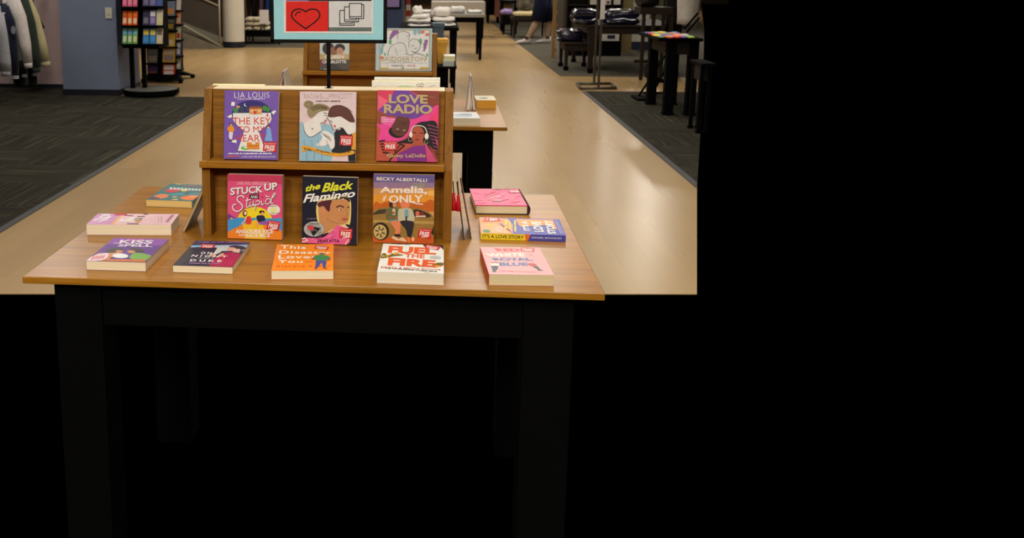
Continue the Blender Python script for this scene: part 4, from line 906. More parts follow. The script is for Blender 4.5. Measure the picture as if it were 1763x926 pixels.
def art_color(A):
    GD, LN = (186, 166, 112), (110, 110, 112)
    A.rect((182, 204, 216), 1118, 205, 1525, 516); A.rect(GD, 1146, 214, 1510, 508); A.rect((234, 234, 230), 1154, 222, 1502, 500)
    for x, y, r in ((1250, 240, 20), (1235, 258, 16), (1225, 276, 11), (1268, 232, 15), (1482, 300, 14), (1476, 322, 15), (1473, 345, 12), (1468, 364, 8)): A.ell((150, 100, 160), x, y, r, r)
    for x, y, r in ((1222, 305, 20), (1440, 300, 22), (1165, 350, 14), (1185, 395, 12), (1490, 400, 14)): A.ell((120, 180, 130), x, y, r*.6, r*1.0)
    for x, y in ((1170, 320), (1160, 370), (1400, 230), (1430, 225)): A.ell((140, 186, 196), x, y, 13, 24)
    for x, y in ((1490, 250), (1455, 232), (1160, 420)): A.ell((220, 130, 110), x, y, 16, 12)
    A.ell((228, 228, 226), 1315, 270, 46, 44); A.curve(LN, [(1275, 280), (1280, 240), (1320, 228), (1360, 245), (1355, 290)], 4); A.curve(LN, [(1340, 262), (1362, 258)], 4)
    A.blob((228, 228, 226), [(1205, 400), (1225, 340), (1290, 310), (1340, 330), (1360, 420)]); A.curve(LN, [(1205, 405), (1225, 340), (1290, 310), (1330, 330), (1345, 390)], 4)
    A.ell((228, 228, 226), 1395, 330, 42, 46); A.curve(LN, [(1358, 345), (1360, 300), (1400, 282), (1438, 305), (1436, 350), (1408, 380), (1375, 372)], 4); A.line((60, 60, 64), [(1375, 335), (1395, 330)], 4); A.line((60, 60, 64), [(1398, 352), (1412, 350)], 5)
    A.curve(LN, [(1400, 385), (1460, 400), (1490, 430)], 4); A.curve(LN, [(1330, 390), (1380, 400), (1400, 385)], 4); A.curve(LN, [(1260, 345), (1275, 405)], 3)
    A.text(GD, 'BRIDGERTON', (1160, 412, 1480, 444), .0); A.rect((206, 206, 202), 1158, 455, 1500, 458); A.greek((150, 150, 146), 1215, 449, 1400, 453, 12)
    for x in (1205, 1300, 1400): A.line((200, 200, 198), [(x, 460), (x, 500)], 4)
    A.greek((70, 70, 70), 1236, 474, 1325, 481, 9); A.text((206, 90, 80), 'NETFLIX', (1345, 472, 1405, 482), .01); A.ell((206, 180, 90), 1180, 497, 34, 6); A.ell((206, 180, 90), 1470, 495, 34, 8); A.ell((60, 56, 56), 1316, 494, 5, 6)
standing((646.4, 122.2), (743.3, 122.9), (647.5, 49.2), M2Z, 9, .012, label='large pale blue colouring book with gold lettering on the second case', group=GQ, front=(182, 204, 216), hom=homog([(1118, 205), (1525, 205), (1525, 516), (1118, 514)]), art=art_color)

def fold_stand(pl, pr, ptop, z, depth, label, face, inner):
    """open book standing on its edges like a tent, seen from one end"""
    a, b = pz(*pl, z), pz(*pr, z); m = (a+b)/2; top = pY(*ptop, m.y)
    t = thing('tent_book', (m.x, m.y, z), label, 'book', 'open books standing like tents on the second table')
    w_ = max(b.x-a.x, .03); x0, x1 = m.x-w_/2, m.x+w_/2; tx = top.x; hz = top.z
    for s, nm, mm in ((0, 'cover', ink(face)), (1, 'cover', ink(inner))):
        xb = (x0, x1)[s]; sg = (-1, 1)[s]
        q = MB(); q.hexa([(xb, m.y, z), (xb-sg*.003, m.y, z), (xb-sg*.003, m.y+depth, z), (xb, m.y+depth, z)],
                         [(tx+sg*.003, m.y, hz), (tx, m.y, hz), (tx, m.y+depth, hz), (tx+sg*.003, m.y+depth, hz)]); q.build(nm, mm, t)
        q = MB(); q.hexa([(xb-sg*.003, m.y+.003, z+.003), (xb-sg*.013, m.y+.003, z+.003), (xb-sg*.013, m.y+depth-.003, z+.003), (xb-sg*.003, m.y+depth-.003, z+.003)],
                         [(tx, m.y+.003, hz-.01), (tx-sg*.001, m.y+.003, hz-.012), (tx-sg*.001, m.y+depth-.003, hz-.012), (tx, m.y+depth-.003, hz-.01)]); q.build('page_block', page_mat((226, 220, 208)), t)
    return t
fold_stand((803, 190.5), (819.5, 190.5), (811, 131), .76, .13, 'pale grey tent shaped open book standing at the right end of the second table', (206, 200, 196), (186, 150, 150))
fold_stand((476, 166), (497, 166), (487.5, 123), .76, .15, 'pink and grey tent shaped open book standing at the left end of the second table', (206, 120, 176), (196, 188, 172))
def simple_flat(bl, br, tl, far, z, label, front, pages, group, spine=None, art=None):
    return flat(bl, br, tl, far, 'away', z=z, label=label, group=group, front=front, spine=spine, pages=pages, hom=lambda x, y: (x, y), art=art)
G2 = 'books lying at the right end of the second table'
def art_sp(A):
    A.ell((150, 160, 150), .4, .5, .25, .2); A.ell((90, 100, 96), .45, .45, .16, .12); A.ell((196, 190, 150), .7, .7, .15, .1)
def art_sv(A):
    A.ell((170, 190, 206), .5, .45, .3, .25); A.ell((150, 160, 176), .6, .6, .22, .14); A.rect((226, 226, 226), .1, .8, .9, .93)
simple_flat((820, 186.5), (854.3, 186.8), (820.5, 172.5), (853, 165), .76, 'book with golden yellow page edges lying at the rear right of the second table', (216, 206, 176), (206, 150, 44), G2, art=art_sp)
simple_flat((772, 216.5), (827, 216.8), (772, 203.5), (824, 193), .76, 'silvery white book lying at the front right of the second table', (214, 218, 222), (226, 214, 184), G2, art=art_sv)

# ------------------------------------------------------------------ things on the third table
G3 = 'books stacked on the third table'
def stack_book(px0, px1, py0, py1, Y, label, front, pages, group=G3, d=.16, stand=False, name=None):
    a, b = pY(px0, py1, Y), pY(px1, py0, Y)
    M = Matrix.Translation(a)
    if stand:
        M = Matrix(((1, 0, 0, a.x), (0, 0, -1, Y+.0), (0, 1, 0, a.z), (0, 0, 0, 1)))
        return make_book(M @ Matrix.Translation((0, 0, -d)), b.x-a.x, b.z-a.z, d, label, group, front, lambda x, y: (x, y), None, pages=pages, name=name)
    return make_book(M, b.x-a.x, d, b.z-a.z, label, group, front, lambda x, y: (x, y), None, pages=pages, name=name)
Y3 = 6.62
z3 = .7605
def on3(px0, px1, z0, z1, Y, label, front, pages, d=.16, name=None):
    xa, xb = pY(px0, 110, Y).x, pY(px1, 110, Y).x
    return make_book(Matrix.Translation((xa, Y, z0)), xb-xa, d, z1-z0, label, G3, front, lambda x, y: (x, y), None, pages=pages, name=name)
zA = pY(770, 105, Y3).z; 
on3(763, 782, z3, zA, Y3, 'grey white book at the bottom of the stack on the third table corner', (196, 204, 200), (180, 186, 180))
on3(764, 783.5, zA+.0005, pY(770, 96.5, Y3+.02).z, Y3+.02, 'cream book on top of the stack on the third table corner', (220, 218, 206), (214, 206, 160))
def box_on3(px0, px1, py_top, z0, Y, d, label, body, top, cat='box', name='display_box', lid=False):
    xa, xb = pY(px0, 90, Y).x, pY(px1, 90, Y).x; zt = pY(px0, py_top, Y).z
    t = thing(name, ((xa+xb)/2, Y+d/2, z0), label, cat)
    q = MB(); q.hexa([(xa+.008, Y, z0), (xb-.012, Y, z0), (xb-.012, Y+d, z0), (xa+.008, Y+d, z0)], [(xa, Y, zt-.03), (xb, Y, zt-.03), (xb, Y+d, zt-.03), (xa, Y+d, zt-.03)]); q.build('body', mat(name+'_body', body, .4, .5, .12, 20), t, .002)
    q = MB(); q.box(xa-.002, xb+.004, Y-.003, Y+d, zt-.03, zt); q.build('lid', mat(name+'_lid', top, .4, .5, .08), t, .003)
    return t
box_on3(752, 770, 67, z3, 6.80, .12, 'amber gift box with a wide lid standing on the third table', (206, 150, 40), (226, 170, 60), 'gift box', 'gift_box')
box_on3(744.5, 764, 39.5, z3, 7.05, .10, 'slate blue box standing at the back of the third table', (64, 84, 100), (74, 94, 108), 'box', 'tall_box')
# ------------------------------------------------------------------ middle distance: clothing tables and racks
def steel_table(x0, x1, y0, y1, h, label, top_th=.03, leg=.03, top=None, apron=.0, shelf=None, legm=None, zb=.0):
    t = thing('clothing_table', ((x0+x1)/2, (y0+y1)/2, 0), label, 'table')
    q = MB(); q.box(x0, x1, y0, y1, h-top_th, h); q.build('tabletop', top or M_BLK, t, .003)
    if apron:
        q = MB(); q.box(x0+.03, x1-.03, y0+.03, y0+.05, h-top_th-apron, h-top_th); q.box(x0+.03, x0+.05, y0+.05, y1-.03, h-top_th-apron, h-top_th); q.box(x1-.05, x1-.03, y0+.05, y1-.03, h-top_th-apron, h-top_th); q.box(x0+.05, x1-.05, y1-.05, y1-.03, h-top_th-apron, h-top_th); q.build('apron', legm or M_BLK, t)
    for a in (x0+.02, x1-.02-leg):
        for b in (y0+.02, y1-.02-leg):
            q = MB(); q.hexa([(a+leg*.15, b+leg*.15, zb), (a+leg*.85, b+leg*.15, zb), (a+leg*.85, b+leg*.85, zb), (a+leg*.15, b+leg*.85, zb)], [(a, b, h-top_th), (a+leg, b, h-top_th), (a+leg, b+leg, h-top_th), (a, b+leg, h-top_th)]); q.build('leg', legm or M_BLK, t)
    if shelf:
        q = MB(); q.box(x0+.03, x1-.03, y0+.03, y1-.03, shelf, shelf+.02); q.build('lower_shelf', legm or M_BLK, t)
    return t
def fold(name, x, y, z, wx, wy, h, m, label, group, seed, cat='folded clothing', lump=.012, rz=0):
    t = MB(); t.soft(0, 0, 0, wx-lump*1.5, wy, max(h-lump*1.8, .012), seed, lump, rz=rz)
    o = t.build(name, m, None, smooth=True); o.location = (x, y, z); tag(o, label, cat, group); return o
# white folded shirts on a black table along the aisle
steel_table(-.42, .26, 11.1, 12.3, .76, 'black table along the aisle piled with white folded shirts', .035, .07)
M_WH = mat('white_cotton', (240, 236, 230), .9, .1, .03, 60, bump=.2)
for k, (px0, px1, pyt, pyb, yy) in enumerate([(700, 742, 39, 46, 11.32), (701, 742, 30, 39, 11.33), (708, 738, 22, 32, 11.36), (742, 786, 37, 45.5, 11.34), (743, 784, 27, 37, 11.35), (748, 777, 10, 28, 11.4), (709, 728, 8, 24, 11.5)]):
    a, b = pY(px0, pyb, yy), pY(px1, pyt, yy)
    z0 = max(a.z, .7602) if k not in (0, 3) else .7602
    fold('folded_shirt', (a.x+b.x)/2, yy+.12, z0, b.x-a.x, .34, max(b.z-z0, .03), M_WH, ['white folded shirt at the bottom of the left pile along the aisle', 'white folded shirt second in the left pile along the aisle', 'white folded shirt bunched third in the left pile', 'white folded shirt at the bottom of the right pile along the aisle', 'white folded shirt second in the right pile along the aisle', 'thick white shirt bundle on top of the right pile', 'white shirt crumpled on top of the left pile'][k], 'white folded shirts', k)
# framed purple notice on the navy pillar
t = thing('notice_frame', pY(679, 6, 12.6), 'small black framed purple notice on the navy pillar', 'framed notice')
a, b = pY(661, 14.5, 12.6), pY(690.5, -30, 12.6)
q = MB(); q.box(a.x, b.x, 12.575, 12.6, a.z, b.z); q.build('frame', mat('matte_black', ()), t, .004)
q = MB(); q.box(a.x+.02, b.x-.02, 12.568, 12.577, a.z+.02, b.z-.02); q.build('notice_sheet', mat('purple_print', (140, 120, 176), .5), t)
# red and white banner post beside the pillar
t = thing('banner_stand', pz(703, 30, 0)*0+pY(703, 28, 13.6)*1, 'narrow red and white striped stand beside the navy pillar', 'stand')
t.location.z = 0
cx = t.location.x; cy = 13.6
q = MB(); q.box(cx-.03, cx+.03, cy-.02, cy+.02, 0, 1.3); q.build('post', mat('stand_white', (196, 190, 180)), t)
for k in range(5):
    q = MB(); q.box(cx-.031, cx+.031, cy-.022, cy-.0205, .45+k*.16, .53+k*.16); q.build('stripe', ink((150, 50, 44)), t)
# grey cabinets with folded stock further down the left side of the aisle
steel_table(-.35, .75, 15.4, 16.6, .72, 'grey topped stock table behind the white shirts', .05, .06, mat('grey_top', (150, 148, 142)), .08)
for k in range(4): fold('folded_shirt', -.2+k*.27, 15.75+.05*(k % 2), .7202, .25, .34, .07+.03*(k % 3), mat('pale_grey_cotton', (206, 202, 198), .9, .1, .08, 40, bump=.2), ['pale folded shirt far left on the grey topped table', 'pale folded shirt second from the left on the grey topped table', 'pale folded shirt third from the left on the grey topped table', 'pale folded shirt at the right end of the grey topped table'][k], 'pale shirts on the grey table', 40+k)
tt = steel_table(-.1, 1.0, 20.2, 21.2, .75, 'low pale stock counter near the far end of the aisle', .28, .06, mat('pale_counter', (170, 164, 154)))

# left rear: black table with cream folded clothes, paper notice, dark garments
Yc = 18.2
xa, xb = pY(419, 60, Yc).x, pY(465, 60, Yc).x
steel_table(xa, xb+.2, Yc, Yc+.8, pY(440, 53, Yc).z, 'black legged table of cream folded clothes beside the white column', .11, .035)
zt = pY(440, 53, Yc).z+.0003
M_CR = mat('cream_cotton', (206, 196, 168), .9, .1, .08, 40, bump=.2)
n = 0
for col in range(3):
    for row in range(3 if col < 2 else 2):
        fold('folded_sweater', xa+.09+col*.155, Yc+.2, zt+row*.088, .155, .3, .095, M_CR, '%s cream folded sweater of the %s pile beside the white column' % (['lowest', 'middle', 'topmost'][row] if col < 2 else ['lower', 'upper'][row], ['left', 'centre', 'right'][col]), 'cream folded sweaters', 60+n, lump=.014); n += 1
t = thing('paper_notice', pY(455, 28, Yc-.02), 'white paper notice in front of the cream folded clothes', 'notice')
a, b = pY(447, 41, Yc-.02), pY(462.5, 17, Yc-.02)
q = MB(); q.box(a.x, b.x, Yc-.022, Yc-.02, a.z, b.z); q.build('sheet', mat('white_paper', (214, 208, 204), .7), t)
q = MB(); q.box((a.x+b.x)/2-.008, (a.x+b.x)/2+.008, Yc-.019, Yc-.005, zt-.0, b.z-.02); q.build('support', M_METAL, t)
# hanging garments behind that table
def garment(name, x, y, ztop, w_, h, m, label, group=None, cat='clothing', rz=0.0, depth=.10, parts=()):
    t = MB(); n = 18; vs = []; fs = []
    rng = random.Random(int(x*100+y*10)); rows = 8
    for j in range(rows+1):
        f = j/rows; wd = w_*(.55+.45*min(1, f*2.5)); z = ztop-h*f
        for i in range(n):
            u = 2*PI*i/n; r = 1+.08*math.sin(4*u+2*f+rng.random())
            vs.append((math.cos(u)*wd/2*r*(1-.05*math.sin(f*9)), math.sin(u)*depth/2*r*(.6+.5*f), z))
    for j in range(rows):
        for i in range(n): fs.append((j*n+i, j*n+(i+1) % n, (j+1)*n+(i+1) % n, (j+1)*n+i))
    fs.append(tuple(range(n))); fs.append(tuple(range(rows*n+n-1, rows*n-1, -1)))
    t.add(vs, fs); o = t.build(name, m, None, smooth=True); o.location = (x, y, 0); o.rotation_euler.z = rz; tag(o, label, cat, group); return o
r = thing('clothes_rail', (xa+.25, 19.3, 0), 'black rail of dark garments behind the cream clothes table', 'clothes rail')
q = MB(); q.tube([(xa-.1, 19.3, 1.3), (xa+.9, 19.3, 1.3)], .015, 8); q.build('rail', M_METAL, r)
for dx in (-.1, .9):
    q = MB(); q.tube([(xa+dx, 19.3, 0), (xa+dx, 19.3, 1.3)], .015, 8); q.build('upright', M_METAL, r)
for k, (dx, c, nm) in enumerate([(0, (24, 20, 22), 'black'), (.14, (96, 70, 84), 'plum'), (.27, (34, 60, 120), 'blue'), (.40, (150, 74, 50), 'rust'), (.52, (26, 26, 40), 'dark navy')]):
    garment('hanging_jacket', xa+.02+dx, 19.3, 1.27, .10, .78, mat('cloth_'+nm.replace(' ', '_'), c, .9, .1, .15, 30), '%s garment hanging behind the cream folded clothes' % nm, 'dark garments behind the cream clothes', depth=.25)

# ------------------------------------------------------------------ left: hooded jackets on a low rail
YJ = 9.95
SCJ = lambda px, py, Y=YJ: pY(px, py, Y)
r = thing('garment_rail', (SCJ(30, 0).x, YJ+.25, 0), 'dark rail of hanging jackets at the left wall', 'clothes rail')
RAIL_PTS = []
def jacket(x_sh, body, sleeve, cuffw, m, label, Y, cuffs=None, patch=False, bx=None):
    """side view of a jacket on a hanger: sleeve hanging in front of the body"""
    t = thing('hooded_jacket', (SCJ(x_sh, 0, Y).x, Y, 0), label, 'jacket', 'jackets on the left rail')
    pts = [SCJ(px, py, Y) for px, py, _ in sleeve]; rad = [wd*1.22/(F_PX/Y) for *_, wd in sleeve]
    q = MB(); q.tube(pts, rad, 14, flat=.7, up=Vector((0, 1, 0))); q.build('sleeve', m, t, smooth=True)
    b = [SCJ(px, py, Y+.1) for px, py, _ in body]; br = [wd*1.12/(F_PX/Y) for *_, wd in body]
    q = MB(); q.tube(b, br, 16, flat=1.1, up=Vector((0, 1, 0))); q.build('body', m, t, smooth=True)
    q = MB(); q.tube([b[0]-Vector((0, 0, .03)), Vector((b[0].x, b[0].y, 1.316))], .006, 8); RAIL_PTS.append(Vector((b[0].x, b[0].y, 1.33))); q.build('hanger', M_METAL, t)
    e, d = pts[-1], (pts[-1]-pts[-2]).normalized(); L = .055
    q = MB(); q.tube([e-d*.005, e+d*L*.5, e+d*L], [rad[-1]*.95, rad[-1]*.9, rad[-1]*.82], 14, flat=.7, up=Vector((0, 1, 0)))
    q.build('cuff', m if cuffs is None else mat('navy_knit', (20, 22, 34), .9), t, smooth=True)
    if cuffs:
        for f in (.3, .65):
            q = MB(); q.tube([e+d*L*f, e+d*L*(f+.14)], rad[-1]*.97, 14, flat=.74, up=Vector((0, 1, 0))); q.build('cuff_stripe', mat('white_knit', (220, 220, 220), .9), t, smooth=True)
    if patch:
        p_ = SCJ(22, 52, Y-.075); q = MB(); q.lathe([(.001, 0), (.03, 0), (.03, .004), (.001, .004)], (0, 0), 18)
        for v in q.v: v.xyz = (p_.x+v.x*.8, Y-.06-v.z, p_.z+v.y*1.4)
        q.build('badge', mat('grey_badge', (130, 130, 136), .8), t)
        p_ = SCJ(3, 26, Y-.075); q = MB()
        for dx, dz, w_, h_ in ((0, 0, .05, .012), (.0, .035, .06, .012), (0, .0, .014, .06)): q.box(p_.x+dx-.02, p_.x+dx-.02+w_, Y-.085, Y-.078, p_.z+dz-.02, p_.z+dz-.02+h_)
        q.build('letter_print', mat('white_knit', ()), t)
    return t
fab = lambda n, c: mat('fleece_'+n, c, .95, .1, .1, 40, bump=.2, sheen=.2)
jacket(2, [(-6, 10, 6), (-4, 60, 9), (-4, 120, 9)], [(-2, 22, 7), (4, 60, 8), (9, 105, 8.5), (10, 122, 8.5)], 8, fab('grey', (150, 150, 154)), 'light grey jacket sleeve at the far left of the rail', YJ-.36)
jacket(14, [(2, 6, 8), (8, 60, 12), (12, 118, 10)], [(6, 12, 8), (16, 40, 9), (23, 85, 7.5), (26, 128, 5.5)], 6, fab('navy', (24, 28, 46)), 'navy jacket with striped cuffs and a grey badge', YJ-.18, True, True)
jacket(30, [(14, -2, 9), (26, 50, 12), (36, 104, 9)], [(20, -6, 10), (34, 30, 10), (43, 75, 9), (48, 108, 7)], 7, fab('white', (206, 198, 192)), 'off white jacket in the middle of the left rail', YJ+.00)
jacket(46, [(36, -4, 8), (48, 50, 8), (56, 112, 8)], [(40, -4, 7), (52, 40, 8), (60, 85, 7.5), (63, 116, 6.5)], 6, fab('forest', (44, 52, 46)), 'dark green jacket next to the khaki one on the left rail', YJ+.18)
jacket(60, [(44, -6, 7), (58, 40, 7), (66, 96, 7)], [(46, -4, 6), (60, 30, 7), (70, 70, 8), (78, 106, 8)], 8, fab('khaki', (186, 174, 132)), 'khaki cream jacket at the right end of the left rail', YJ+.36)
jacket(60, [(52, -4, 5), (56, 30, 5), (58, 60, 5)], [(50, 2, 4), (60, 24, 5), (66, 36, 4), (70, 42, 3.5)], 4, fab('black', (20, 19, 22)), 'black jacket half hidden behind the khaki one', YJ+.54)
for k, (px, py) in enumerate(((38, 126), (54, 124))):
    jacket(px, [(px-8, 60, 8), (px-4, 100, 11), (px-2, 146, 11)], [(px-4, 80, 4), (px+2, 108, 4.5), (px+4, py, 4)], 4, fab('black', ()), ['black jacket with striped cuff hanging low under the off white one', 'black jacket with striped cuff hanging low under the green one'][k], YJ+.74+.19*k, True)

# one bent rail carries all of them, bracketed to the wall
p_ = RAIL_PTS[:6]+[RAIL_PTS[7], RAIL_PTS[6]]
p_ = [p_[0]+(p_[0]-p_[1])*.6]+p_
q = MB(); q.tube(p_, .015, 8); q.build('rail', M_METAL, r)
for e_ in (p_[0], p_[-2]):
    q = MB(); q.tube([e_, (e_.x, 11.245, 1.33)], .014, 8); q.build('wall_bracket', M_METAL, r)

# ------------------------------------------------------------------ left: card spinner and magazine rack
bx, by = -3.21, 10.72
bx = pz(256, 158, .05).x; by = 10.72
t = thing('card_spinner', (bx, by, 0), 'black card spinner on a round base by the blue grey pillar', 'card rack')
q = MB(); q.lathe([(.29, .025), (.31, .03), (.31, .07), (.30, .078), (.05, .088)], (bx, by), 40); q.build('base', mat('grey_base', (84, 86, 80), .5, .3, .1), t)
q = MB(); q.lathe([(.312, .022), (.318, .03), (.318, .074), (.312, .076)], (bx, by), 40); q.build('base_rim', M_BLK, t)
for k in range(5):
    a = 2*PI*k/5+1.0
    q = MB(); q.tube([(bx+.27*math.cos(a), by+.27*math.sin(a), .0), (bx+.27*math.cos(a), by+.27*math.sin(a), .032)], .03, 12); q.build('caster', M_BLK, t, smooth=True)
for px in (228, 248.5):
    xx = pY(px, 120, by-.02).x
    q = MB(); q.box(xx-.022, xx+.022, by-.05, by, .08, .56); q.build('post', M_BLK, t)
q = MB(); q.box(bx-.28, bx+.14, by-.10, by+.3, .54, 1.5); q.build('core', M_BLK, t)
def facet_rack(root, pxl, pxr, rows, Y, tiltx, group, names, sub):
    """trays on one facet of a rack: each row is (top, bottom, [colours of the items])"""
    for (yt, yb, cols) in rows:
        a, b = pY(pxl, yb, Y), pY(pxr, yb, Y); zt = pY(pxl, yt, Y).z
        q = MB(); q.box(a.x-.012, b.x+.012, Y-.03, Y+.10, a.z-.02, a.z-.001); q.build('tray', M_BLK, root)
        n = len(cols); wd = (b.x-a.x)/n
        for i, c in enumerate(cols):
            lab, c = c
            if c is None: continue
            tt = thing('greeting_card_pack' if sub == 'card' else 'magazine', (a.x+wd*(i+.5), Y-.01, a.z), lab, 'card pack' if sub == 'card' else 'magazine', group)
            h = zt-a.z; x0, x1 = a.x+wd*i+.004, a.x+wd*(i+1)-.004
            q = MB(); q.hexa([(x0, Y-.02, a.z), (x1, Y-.02, a.z), (x1, Y-.004, a.z), (x0, Y-.004, a.z)], [(x0, Y+.02, zt), (x1, Y+.02, zt), (x1, Y+.036, zt), (x0, Y+.036, zt)]); q.build('body', ink(c[0]), tt)
            def pl(f0, f1, u0, u1, col, nm):
                qq = MB(); f = lambda u, v, o: (x0+(x1-x0)*u, Y-.02+.04*v-.0015-o, a.z+h*v)
                qq.hexa([f(u0, f0, 0), f(u1, f0, 0), f(u1, f0, -.001), f(u0, f0, -.001)], [f(u0, f1, 0), f(u1, f1, 0), f(u1, f1, -.001), f(u0, f1, -.001)]); qq.build(nm, ink(col), tt)
            if len(c) > 1: pl(.12, .5, .12, .88, c[1], 'lower_print')
            if len(c) > 2: pl(.58, .92, .1, .9, c[2], 'upper_print')
L1 = [(-14, 11, [('pink card pack, left in the top row of the spinner', [(196, 84, 120), (226, 120, 150)]), ('pink card pack, centre of the top row of the spinner', [(206, 96, 130), (226, 130, 156)]), ('pink card pack, right in the top row of the spinner', [(196, 84, 120), (220, 120, 150)])]),
      (19, 43, [('orange card pack, left in the second row of the spinner', [(206, 74, 40), (226, 190, 150), (190, 90, 30)]), ('orange card pack, centre of the second row of the spinner', [(216, 90, 30), (226, 190, 150), (220, 110, 30)]), ('orange card pack, right in the second row of the spinner', [(210, 80, 30), (226, 190, 150), (226, 110, 30)])]),
      (48.5, 75, [('green and blue card pack, left in the lowest row', [(100, 150, 80), (190, 206, 170), (110, 170, 206)]), ('green and blue card pack, centre of the lowest row', [(110, 160, 80), (190, 206, 170), (110, 160, 206)]), ('green and blue card pack, right in the lowest row', [(110, 160, 80), (196, 206, 150), (120, 180, 196)])])]
facet_rack(t, 211, 237.5, L1, by-.20, 0, 'card packs on the left facet of the spinner', None, 'card')
L2 = [(-12, 10, [('dark blue card pack, top row right facet', [(70, 66, 96), (100, 96, 130)]), ('grey violet card pack, top row right facet', [(96, 90, 130), (110, 106, 150)]), ('blue card pack at the end of the top row', [(60, 84, 140)])]),
      (17, 43, [('charcoal card pack with pale script, second row right facet', [(56, 52, 70), (110, 110, 124)]), ('violet and white card pack, second row right facet', [(90, 80, 130), (150, 130, 180), (206, 206, 206)]), ('cream card pack at the end of the second row', [(196, 190, 160), (206, 196, 140)])]),
      (49, 75, [('blue card pack with yellow corner, lowest row right facet', [(60, 120, 170), (70, 140, 200), (226, 190, 60)]), ('blue card pack with second yellow panel, lowest row right facet', [(60, 120, 170), (70, 140, 200), (226, 200, 70)]), ('beige card pack at the end of the lowest row', [(196, 176, 140), (206, 190, 160), (110, 100, 90)])])]
facet_rack(t, 246, 281, L2, by-.16, 0, 'card packs on the right facet of the spinner', None, 'card')
# magazine rack behind it
mx = pz(290, 150, .1).x; my = 12.1
t = thing('magazine_rack', (mx, my, 0), 'tall black rack of magazines behind the card spinner', 'magazine rack')
x0, x1 = pY(253, 100, my).x, pY(303, 100, my).x
q = MB(); q.box(x0, x1, my, my+.35, .12, 1.5); q.build('core', M_BLK, t)
for px0, px1 in ((262, 312), (262, 314)):
    pass
for (xa_, xb_, ya_, yb_) in ((x0-.02, x1+.14, my-.22, my-.16), (x0-.02, x1+.14, my+.4, my+.46)):
    q = MB(); q.hexa([(xa_, ya_, .03), (xb_, ya_, .03), (xb_, yb_, .03), (xa_, yb_, .03)], [(x0+.05, my+.05, .14), (x1-.05, my+.05, .14), (x1-.05, my+.2, .14), (x0+.05, my+.2, .14)]); q.build('foot', M_BLK, t)
for (a, b) in ((x0, my-.19), (x1+.1, my-.19), (x0, my+.43), (x1+.1, my+.43)):
    q = MB(); q.tube([(a, b, 0), (a, b, .045)], .028, 10); q.build('caster', M_BLK, t, smooth=True)
R1 = [(2, 27, [('slate blue magazine at the top of the rack front', [(110, 124, 140), (206, 130, 50)])]), (30, 52, [('dark magazine with yellow band, second on the rack front', [(44, 50, 44), (170, 140, 60), (90, 96, 80)])]),
      (56.5, 80, [('yellow and white magazine jutting out mid rack', [(206, 170, 60), (220, 206, 170), (206, 160, 60)])]), (83, 107, [('white magazine with a red and yellow edge, low on the rack front', [(196, 160, 40), (150, 130, 140), (190, 170, 160)])]), (110, 134, [('pale magazine with a red frame at the foot of the rack', [(190, 60, 40), (222, 210, 206), (222, 210, 206)])])]
facet_rack(t, 280, 302, R1, my-.05, 0, 'magazines on the front of the rack', None, 'mag')
R2 = [(85, 108, [('grey magazine low on the left of the rack', [(90, 84, 84), (130, 120, 110)])]), (111, 134, [('dark violet magazine at the foot of the rack left', [(56, 40, 76), (110, 60, 50)])])]
facet_rack(t, 254, 272, R2, my-.03, 0, 'magazines on the left of the rack', None, 'mag')
R3 = [(0, 17, [('white leaflet high on the right of the rack', [(206, 196, 186)])]), (20, 41, [('orange leaflet on the right of the rack', [(214, 130, 90), (206, 190, 170)])]), (46, 68, [('pale leaflet with red spot on the right of the rack', [(200, 200, 170), (190, 70, 50)])]), (72, 96, [('white and blue leaflet on the right of the rack', [(90, 90, 140), (200, 200, 206), (206, 206, 206)])]), (98, 119, [('beige leaflet with white disc low on the right of the rack', [(150, 140, 120), (210, 206, 196)])])]
facet_rack(t, 303.5, 312, R3, my+.02, 0, 'leaflets on the right edge of the rack', None, 'mag')

# ------------------------------------------------------------------ right side
M_NAVY = mat('navy_plastic_wrap', (17, 19, 44), .16, .6, .15, 22, bump=1.0, coat=.4)
# dark table with navy bundles, small nesting table in front of it
def big_table(x0, x1, y0, y1, h, leg, label, m=M_DKWOOD, caster=True, name='display_stand'):
    t = thing('nesting_table', ((x0+x1)/2, (y0+y1)/2, 0), label, 'table')
    q = MB(); q.box(x0, x1, y0, y1, h-.03, h); q.build('tabletop', m, t, .006)
    q = MB(); q.box(x0+.04, x1-.04, y0+.03, y0+.05, h-.12, h-.03); q.box(x0+.03, x0+.05, y0+.05, y1-.05, h-.12, h-.03); q.box(x1-.05, x1-.03, y0+.05, y1-.05, h-.12, h-.03); q.build('apron', m, t)
    for a in (x0+.02, x1-.02-leg):
        for b in (y0+.02, y1-.02-leg):
            q = MB(); q.hexa([(a+leg*.2, b+leg*.2, .07), (a+leg*.8, b+leg*.2, .07), (a+leg*.8, b+leg*.8, .07), (a+leg*.2, b+leg*.8, .07)], [(a, b, h-.03), (a+leg, b, h-.03), (a+leg, b+leg, h-.03), (a, b+leg, h-.03)]); lg = q.build('leg', m, t)
            if caster:
                q = MB(); q.lathe([(.015, .006), (.036, .014), (.04, .035), (.034, .06), (.012, .072)], (a+leg/2, b+leg/2), 14); q.build('caster', M_BLK, t, smooth=True)
    return t
hb = .665
tb0 = big_table(2.05, pY(1178, 45, 13.45).x, 13.45, 15.2, hb, .09, 'dark brown table of navy wrapped bundles on the rear carpet')
hs = .40
tb1 = big_table(1.785, 2.22, 13.82, 14.5, hs, .06, 'small low nesting table on casters beside the dark brown table')
